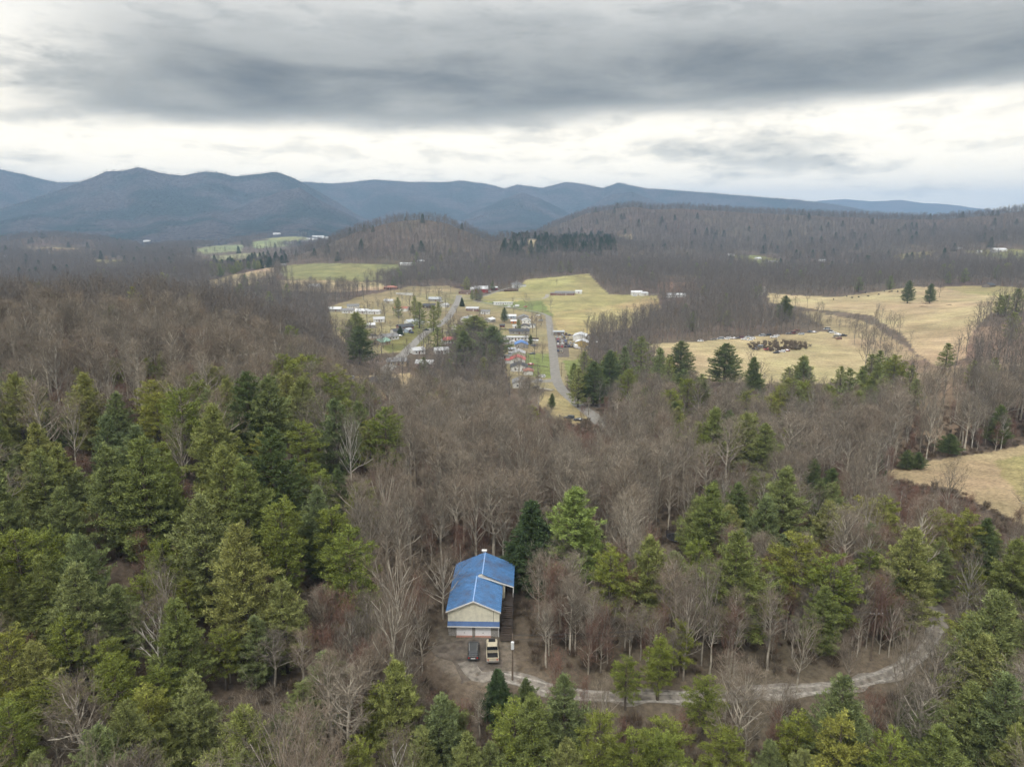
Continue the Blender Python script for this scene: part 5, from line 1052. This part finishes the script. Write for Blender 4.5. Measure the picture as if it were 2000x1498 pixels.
fence((968,668),(1000,668),'grey board fence west of the long mobile home'); fence((1034,663),(1052,664),'grey board fence east of the blue roofed village house'); fence((976,644),(1004,646),'low dark board fence behind the maroon shed', 1.2); fence((1030,715),(1070,719),'dark rail fence between two lane gardens', 1.1, None, True); fence((835,571),(885,575),'dark rail fence along the road north of the village', 1.2, None, True)
fence((1590,602),(1690,612),'long pale rail fence below the pasture above the wrecked cars', 1.2, paint((.30,.27,.22), .95), True, 6); fence((1130,541),(1035,545),'dark rail fence along the top of the green hill meadow', 1.2, None, True, 6)
# cattle on the pasture
def cow():
    V = [(0,-.7,1.05),(0,-.2,1.1),(0,.45,1.15),(0,.85,1.2),(0,1.2,1.15),(0,1.5,.95),(.22,.55,.6),(.22,.55,0),(-.22,.55,.6),(-.22,.55,0),(.22,-.7,.6),(.22,-.65,0),(-.22,-.7,.6),(-.22,-.65,0),(0,-.95,.7)]
    E_ = [(0,1),(1,2),(2,3),(3,4),(4,5),(2,6),(6,7),(2,8),(8,9),(0,10),(10,11),(0,12),(12,13),(0,14)]; Rr = [.33,.38,.38,.24,.17,.10,.13,.06,.13,.06,.15,.06,.15,.06,.04]
    me = bpy.data.meshes.new('cow'); me.from_pydata(V, E_, []); o = bpy.data.objects.new('cow', me); C.objects.link(o); s = o.modifiers.new('s', 'SKIN'); o.modifiers.new('u', 'SUBSURF').levels = 1
    for i, r in enumerate(Rr): me.skin_vertices[0].data[i].radius = (r, r)
    me.skin_vertices[0].data[1].use_root = True; bpy.context.view_layer.update(); ev = o.evaluated_get(bpy.context.evaluated_depsgraph_get()); m2 = bpy.data.meshes.new_from_object(ev); bpy.data.objects.remove(o); m2.materials.clear(); m2.materials.append(paint((.018,.015,.014), .8)); return m2
cm = cow(); COWS = [(1628,586,'first from the west'),(1654,580,'second from the west'),(1664,583,'third from the west, larger'),(1677,582,'fourth from the west'),(1695,580,'fifth from the west'),(1716,577,'near the middle of the herd'),(1727,570,'highest of the middle ones'),(1753,571,'just west of the round evergreen'),(1762,573,'touching the shade of the round evergreen'),(1690,573,'at the upper tree edge'),(1741,571,'by the feeder')]
for i, (a, b, l) in enumerate(COWS):
    x, y, z = spot(a, b); o = link('cow', cm); o.location = (x, y, z); o.rotation_euler = (0, 0, random.uniform(0, 6)); o.scale = (1.15,)*3; tag(o, 'black cow grazing the straw pasture, '+l, 'cow', 'black cattle on the pasture')
def hayring(px, py):
    x, y, z = spot(px, py); t = thing('hay_feeder', 'brown round hay feeder on the pasture crest', 'feeder', (x, y, z)); MB().tube((0,0,0), (0,0,1.3), 1.2, 1.1, 14).build('hay', paint((.22,.17,.10), .95, 0, .4, 5), t); MB().tube((0,0,.0), (0,0,.6), 1.35, 1.35, 14).build('frame', paint((.2,.12,.08), .7), t)
hayring(1737, 571)
for i, (a, b, s) in enumerate([(1815,590,3.2),(1828,588,2.2),(1812,594,2.5),(1855,596,2.),(1805,599,1.6)]):
    x, y, z = spot(a, b); r = np.random.default_rng(i); m = MB()
    for q in range(9): u, v_ = r.normal()*s*.9, r.normal()*.5; an = r.random()*.5; l_ = r.uniform(1., 2.2)*s*.5; m.tube((u-l_*math.cos(an), v_-l_*math.sin(an), .15+.1*q*.3), (u+l_*math.cos(an), v_+l_*math.sin(an), .2+.1*q*.3), .16, .12, 6)
    tag(m.build('brush_pile', polem), ['widest','second','lower','eastern','smallest western'][i]+' dark log pile on the straw pasture slope', 'log pile').location = (x, y, z)
# logs lying in the woods behind the house
for i, (a, b, l, an) in enumerate([(853,1040,3.4,-1.1),(990,1033,3.0,.1),(1935,0,0,0)][:2]):
    x, y, z = spot(a, b); tag(MB().tube((-l/2*math.cos(an), -l/2*math.sin(an), .2), (l/2*math.cos(an), l/2*math.sin(an), .25), .17, .12, 8).build('fallen_log', paint((.50,.43,.33), .9)), ['pale fallen log on the brown slope northwest of the blue roof', 'pale fallen log lying level behind the blue roofed house'][i], 'log').location = (x, y, z)
# ---------------------------------------------------------------- planting
allp, allb = list(WT), list(BW)
for r0, r1, sp, zn in ((62, 430, 4.5, 0), (430, 1300, 6.8, 1), (1300, 2800, 9.0, 2)):
    a, b = plant(r0, r1, sp, zn); allp += a; allb += b
rv = np.random.default_rng(31)
for n_ in range(240):      # slim young hardwoods between the house and the driveway, and below it
    q = hit(rv.uniform(1000, 1800), rv.uniform(1130, 1330)) if n_ < 150 else hit(rv.uniform(620, 1000), rv.uniform(1250, 1480))
    if q is None: continue
    a_ = [np.array([v]) for v in (q[0], q[1], float(ground(*q)))]; H_ = rv.uniform(7, 14)
    if any((q[0]-fx)**2+(q[1]-fy)**2 < (fr+.5)**2 for fx, fy, fr in FOOT) or not road_clear(a_[0], a_[1], .5)[0] or not sight(*a_, np.array([H_]), np.array([H_*.35]), rv)[0]: continue
    allb.append((('pole', 'small', 'pole')[n_ % 3], q[0], q[1], H_, H_*.42, None, False))
for n_ in range(150):
    px_, py_ = (rv.uniform(640, 900), rv.uniform(570, 690)) if n_ < 115 else (rv.uniform(985, 1062), rv.uniform(610, 750))
    q = hit(px_, py_)
    if q is None or any((q[0]-fx)**2+(q[1]-fy)**2 < (fr*.8+1)**2 for fx, fy, fr in FOOT) or not road_clear(np.array([q[0]]), np.array([q[1]]), 2)[0]: continue
    H_ = rv.uniform(6, 13); allb.append((('spread', 'small', 'pole')[n_ % 3], q[0], q[1], H_, H_*.6, None, False))
# the crests of the far ranges: single rows of trees against the sky
rr_ = np.random.default_rng(5)
for (az_, el_, D, W, can, spur) in [q for q in RAE if q[2] in (5000, 6500)]:
    for a in np.arange(-.70, .70, 5.5/D):
        for k in range(3):
            R = D+rr_.uniform(-120, 40); aa = a+rr_.normal()*3/D
            allb.append(('spread', R*math.sin(aa), R*math.cos(aa), rr_.uniform(8, 12), rr_.uniform(11, 16), None, False))
ONES = ['', 'one', 'two', 'three', 'four', 'five', 'six', 'seven', 'eight', 'nine', 'ten', 'eleven', 'twelve', 'thirteen', 'fourteen', 'fifteen', 'sixteen', 'seventeen', 'eighteen', 'nineteen']
TENS = ['', '', 'twenty', 'thirty', 'forty', 'fifty', 'sixty', 'seventy', 'eighty', 'ninety']
def words_(n): return 'zero' if n <= 0 else ONES[n] if n < 20 else TENS[min(n//10, 9)]+('-'+ONES[n % 10] if n % 10 else '')
def split_rank(T, nmax, rmax):
    P = np.array([(t[1], t[2], t[3], t[4]) for t in T]); z = ground(P[:,0], P[:,1]); px, py, d = project(P[:,0], P[:,1], z+P[:,2]*.75)
    px0, py0, _ = project(P[:,0], P[:,1], z+P[:,2]); vis = (px > -30) & (px < 2030) & (py0 < 1480) & (py > 0)
    size = P[:,2]*P[:,3]/d**2*vis+np.array([10 if t[5] else 0 for t in T]); o = np.argsort(-size); n = int(min(nmax, (size > 0).sum()))
    return set(o[:n].tolist())
def proto_of(t, k, store):
    L_ = store[t[0]]; i = k % len(L_); return L_[i], i
HUE = {W_:'green', F_:'fresh green', V_:'yellow green', D_:'deep green', S_:'dark green cone shaped'}
seen_lab = set()
def tree_label(t, cat):
    x, y, H, W = t[1:5]; g = float(ground(x, y)); px, py, d = project(x, y, g+H*.95); a, b = int(round(float(px)/20)), int(round(float(py)/14.98))
    size = 'small' if H < 10 else 'tall' if H > 17 else 'middling'
    if cat == 'pine': s = f"{size} {HUE[t[0]]} {'spruce' if t[0] == S_ else 'pine'}"
    else: s = f"{size} {'white barked bare' if t[0] == 'pale' else 'reddish leafless' if t[0] == 'small' else 'slim bare' if t[0] == 'pole' else 'spreading bare'} tree"
    return s+f", top {words_(a)} percent across, {words_(b)} down the photo"
def individuals(T, chosen, store, name, cat, group):
    src = {}
    for n, k in enumerate(sorted(chosen, key=lambda i: -T[i][3]/math.hypot(T[i][1], T[i][2]))):
        t = T[k]; (cm, wm, H0, W0), i = proto_of(t, n*7+3, store); key = (t[0], i)
        nm = 'spruce_tree' if t[0] == S_ else name
        if key not in src:
            e = thing(nm, 'x', cat); link('trunk', wm, e); link('crown', cm, e); src[key] = e; o = e
        else: o = copy_tree(src[key])
        sx = t[4]/W0*random.uniform(.95, 1.08)*((1.5 if t[0] == S_ else 1.36) if cat == 'pine' else 1.0); o.location = (t[1], t[2], float(ground(t[1], t[2]))-.15); o.rotation_euler = (0, 0, random.uniform(0, 6.28)); o.scale = (sx, sx, t[3]/H0)
        o['label'] = t[5] or tree_label(t, cat); o['category'] = 'spruce' if t[0] == S_ else cat
        o['group'] = group[0] if t[0] != S_ else group[1]
def joined(p):
    me_c, me_w = p[0], p[1]; vs, fs, mi = [], [], []; o = 0
    for j, m in enumerate((me_w, me_c)):
        v = np.empty(len(m.vertices)*3, np.float32); m.vertices.foreach_get('co', v); f = np.empty(len(m.loops), np.int32); m.loops.foreach_get('vertex_index', f)
        vs.append(v.reshape(-1, 3)); fs.append(f.reshape(-1, 4)+o); mi.append(np.full(len(f)//4, j, np.int32)); o += len(vs[-1])
    return mesh_np('wood_source', np.concatenate(vs), np.concatenate(fs), [me_w.materials[0], me_c.materials[0]], np.concatenate(mi))
def scatter(name, P, which, meshes, label, cat):
    """P rows: x,y,z,rot,sx,sz ; which: source number"""
    P = np.array(P, float); me = bpy.data.meshes.new(name); me.vertices.add(len(P)); me.vertices.foreach_set('co', P[:,:3].astype(np.float32).ravel())
    for an, dt, val in (('turn', 'FLOAT_VECTOR', np.c_[np.zeros(len(P)), np.zeros(len(P)), P[:,3]]), ('size', 'FLOAT_VECTOR', np.c_[P[:,4], P[:,4], P[:,5]])):
        me.attributes.new(an, dt, 'POINT').data.foreach_set('vector', val.astype(np.float32).ravel())
    me.attributes.new('which', 'INT', 'POINT').data.foreach_set('value', np.asarray(which, np.int32)); me.update()
    o = tag(link(name, me), label, cat, kind='stuff')
    ng = bpy.data.node_groups.new(name, 'GeometryNodeTree'); ng.interface.new_socket('Geometry', in_out='INPUT', socket_type='NodeSocketGeometry'); ng.interface.new_socket('Geometry', in_out='OUTPUT', socket_type='NodeSocketGeometry')
    gi, go, jn = ng.nodes.new('NodeGroupInput'), ng.nodes.new('NodeGroupOutput'), ng.nodes.new('GeometryNodeJoinGeometry'); l = ng.links.new
    def attr(nm, dt):
        a = ng.nodes.new('GeometryNodeInputNamedAttribute'); a.data_type = dt; a.inputs['Name'].default_value = nm; return a.outputs[0]
    tu, si, wh = attr('turn', 'FLOAT_VECTOR'), attr('size', 'FLOAT_VECTOR'), attr('which', 'INT')
    for k, m in enumerate(meshes):
        so_ = bpy.data.objects.new('wood_source', m)
        oi = ng.nodes.new('GeometryNodeObjectInfo'); oi.inputs['Object'].default_value = so_; oi.inputs['As Instance'].default_value = True
        cm = ng.nodes.new('FunctionNodeCompare'); cm.data_type = 'INT'; cm.operation = 'EQUAL'; l(wh, cm.inputs[2]); cm.inputs[3].default_value = k
        ip = ng.nodes.new('GeometryNodeInstanceOnPoints'); l(gi.outputs[0], ip.inputs['Points']); l(cm.outputs[0], ip.inputs['Selection']); l(oi.outputs['Geometry'], ip.inputs['Instance']); l(tu, ip.inputs['Rotation']); l(si, ip.inputs['Scale']); l(ip.outputs[0], jn.inputs[0])
    l(jn.outputs[0], go.inputs[0]); md = o.modifiers.new('scatter', 'NODES'); md.node_group = ng; return o
def woodland(name, T, skip, near, far, rfar, label, cat):
    protos, keys = [], {}
    for st, nm in ((near, 'n'), (far, 'f')):
        for k, L_ in st.items():
            for i, p in enumerate(L_): keys[(nm, k, i)] = len(protos); protos.append(p)
    meshes = [joined(p) for p in protos]; P, wh = [], []
    idx = [i for i in range(len(T)) if i not in skip]; X_ = np.array([T[i][1] for i in idx]); Y_ = np.array([T[i][2] for i in idx]); Z_ = ground(X_, Y_)
    for n, i in enumerate(idx):
        t = T[i]; R = math.hypot(t[1], t[2])
        if R < rfar: nm, k = 'n', t[0]
        else: nm, k = 'f', (t[0] if t[0] in far else list(far)[0])
        L_ = (near if nm == 'n' else far)[k]; j = n % len(L_); p = L_[j]; s = t[4]/p[3]*(1 if R < rfar else 1.08)*(1.25 if t[0] in PINES else 1)
        P.append((t[1], t[2], Z_[n]-.2, random.uniform(0, 6.28), s, t[3]/p[2])); wh.append(keys[(nm, k, j)])
    return scatter(name, P, wh, meshes, label, cat)
0 and print('GZ', GZ.min(), GZ.max(), len(allp), len(allb))
ci = split_rank(allp, 296, 430); cb = split_rank(allb, 296, 430)
individuals(allp, ci, PINES, 'pine_tree', 'pine', ('pines of the near woods and village', 'dark spruces and cedars of the near woods and village'))
individuals(allb, cb, BARES, 'bare_tree', 'bare tree', ('leafless hardwoods of the near woods', ''))
woodland('pine_woodland', allp, ci, PINES, PF, 330, 'smaller and farther evergreens scattered through the woods', 'pine wood')
woodland('bare_woodland', allb, cb, BARES, BF, 330, 'brown leafless forest covering slopes and hills out to the ridges', 'bare wood')
# undergrowth
ru = np.random.default_rng(77); x, y = grid_pts(62, 340, 2.5, ru); z = ground(x, y); k = ~is_open(x, y, z) & road_clear(x, y, .6) & (ru.random(len(x)) < np.clip(fbm(x/12, y/12, 3)*2-.1, .3, 1))
for fx, fy, fr in FOOT: k &= (x-fx)**2+(y-fy)**2 > (fr*.85)**2
k &= ~inpoly(*project(x, y, z)[:2], [(850,1225),(1000,1225),(1010,1350),(850,1350)])
x, y, z = x[k], y[k], z[k]; s = ru.uniform(.4, 1.15, len(x))
P = list(np.c_[x, y, z-.05, ru.uniform(0, 6.28, len(x)), s, s*ru.uniform(.6, 1.2, len(x))])
for _ in range(230):       # thicket in the middle of the wrecked car meadow
    q = hit(ru.uniform(1450, 1585), ru.uniform(664, 690))
    if q is None: continue
    a, b, d = project(q[0], q[1], ground(*q))
    if ((a-1520)/62)**2+((b-678)/10)**2 < 1: P.append((q[0], q[1], ground(*q), ru.uniform(0, 6), 1.1, ru.uniform(.7, 1.4)))
scatter('undergrowth', P, ru.integers(0, 3, len(P)), SHR, 'brown leafless brush and briars under the trees', 'brush')
# ---------------------------------------------------------------- air
hz = MB().box(-13000, 13000, -13000, 13000, float(GZ.min())-1.5, 540).build('haze', None or bpy.data.materials.new('air')); tag(hz, 'pale blue winter air thickening toward the mountains', 'haze', kind='stuff')
m = hz.data.materials[0]; m.use_nodes = True; nt = m.node_tree; nt.nodes.remove(nt.nodes['Principled BSDF']); pv = nt.nodes.new('ShaderNodeVolumePrincipled')
pv.inputs['Color'].default_value = (.46, .68, 1., 1); pv.inputs['Density'].default_value = .000122; pv.inputs['Anisotropy'].default_value = 0.
nt.links.new(pv.outputs[0], nt.nodes['Material Output'].inputs['Volume'])
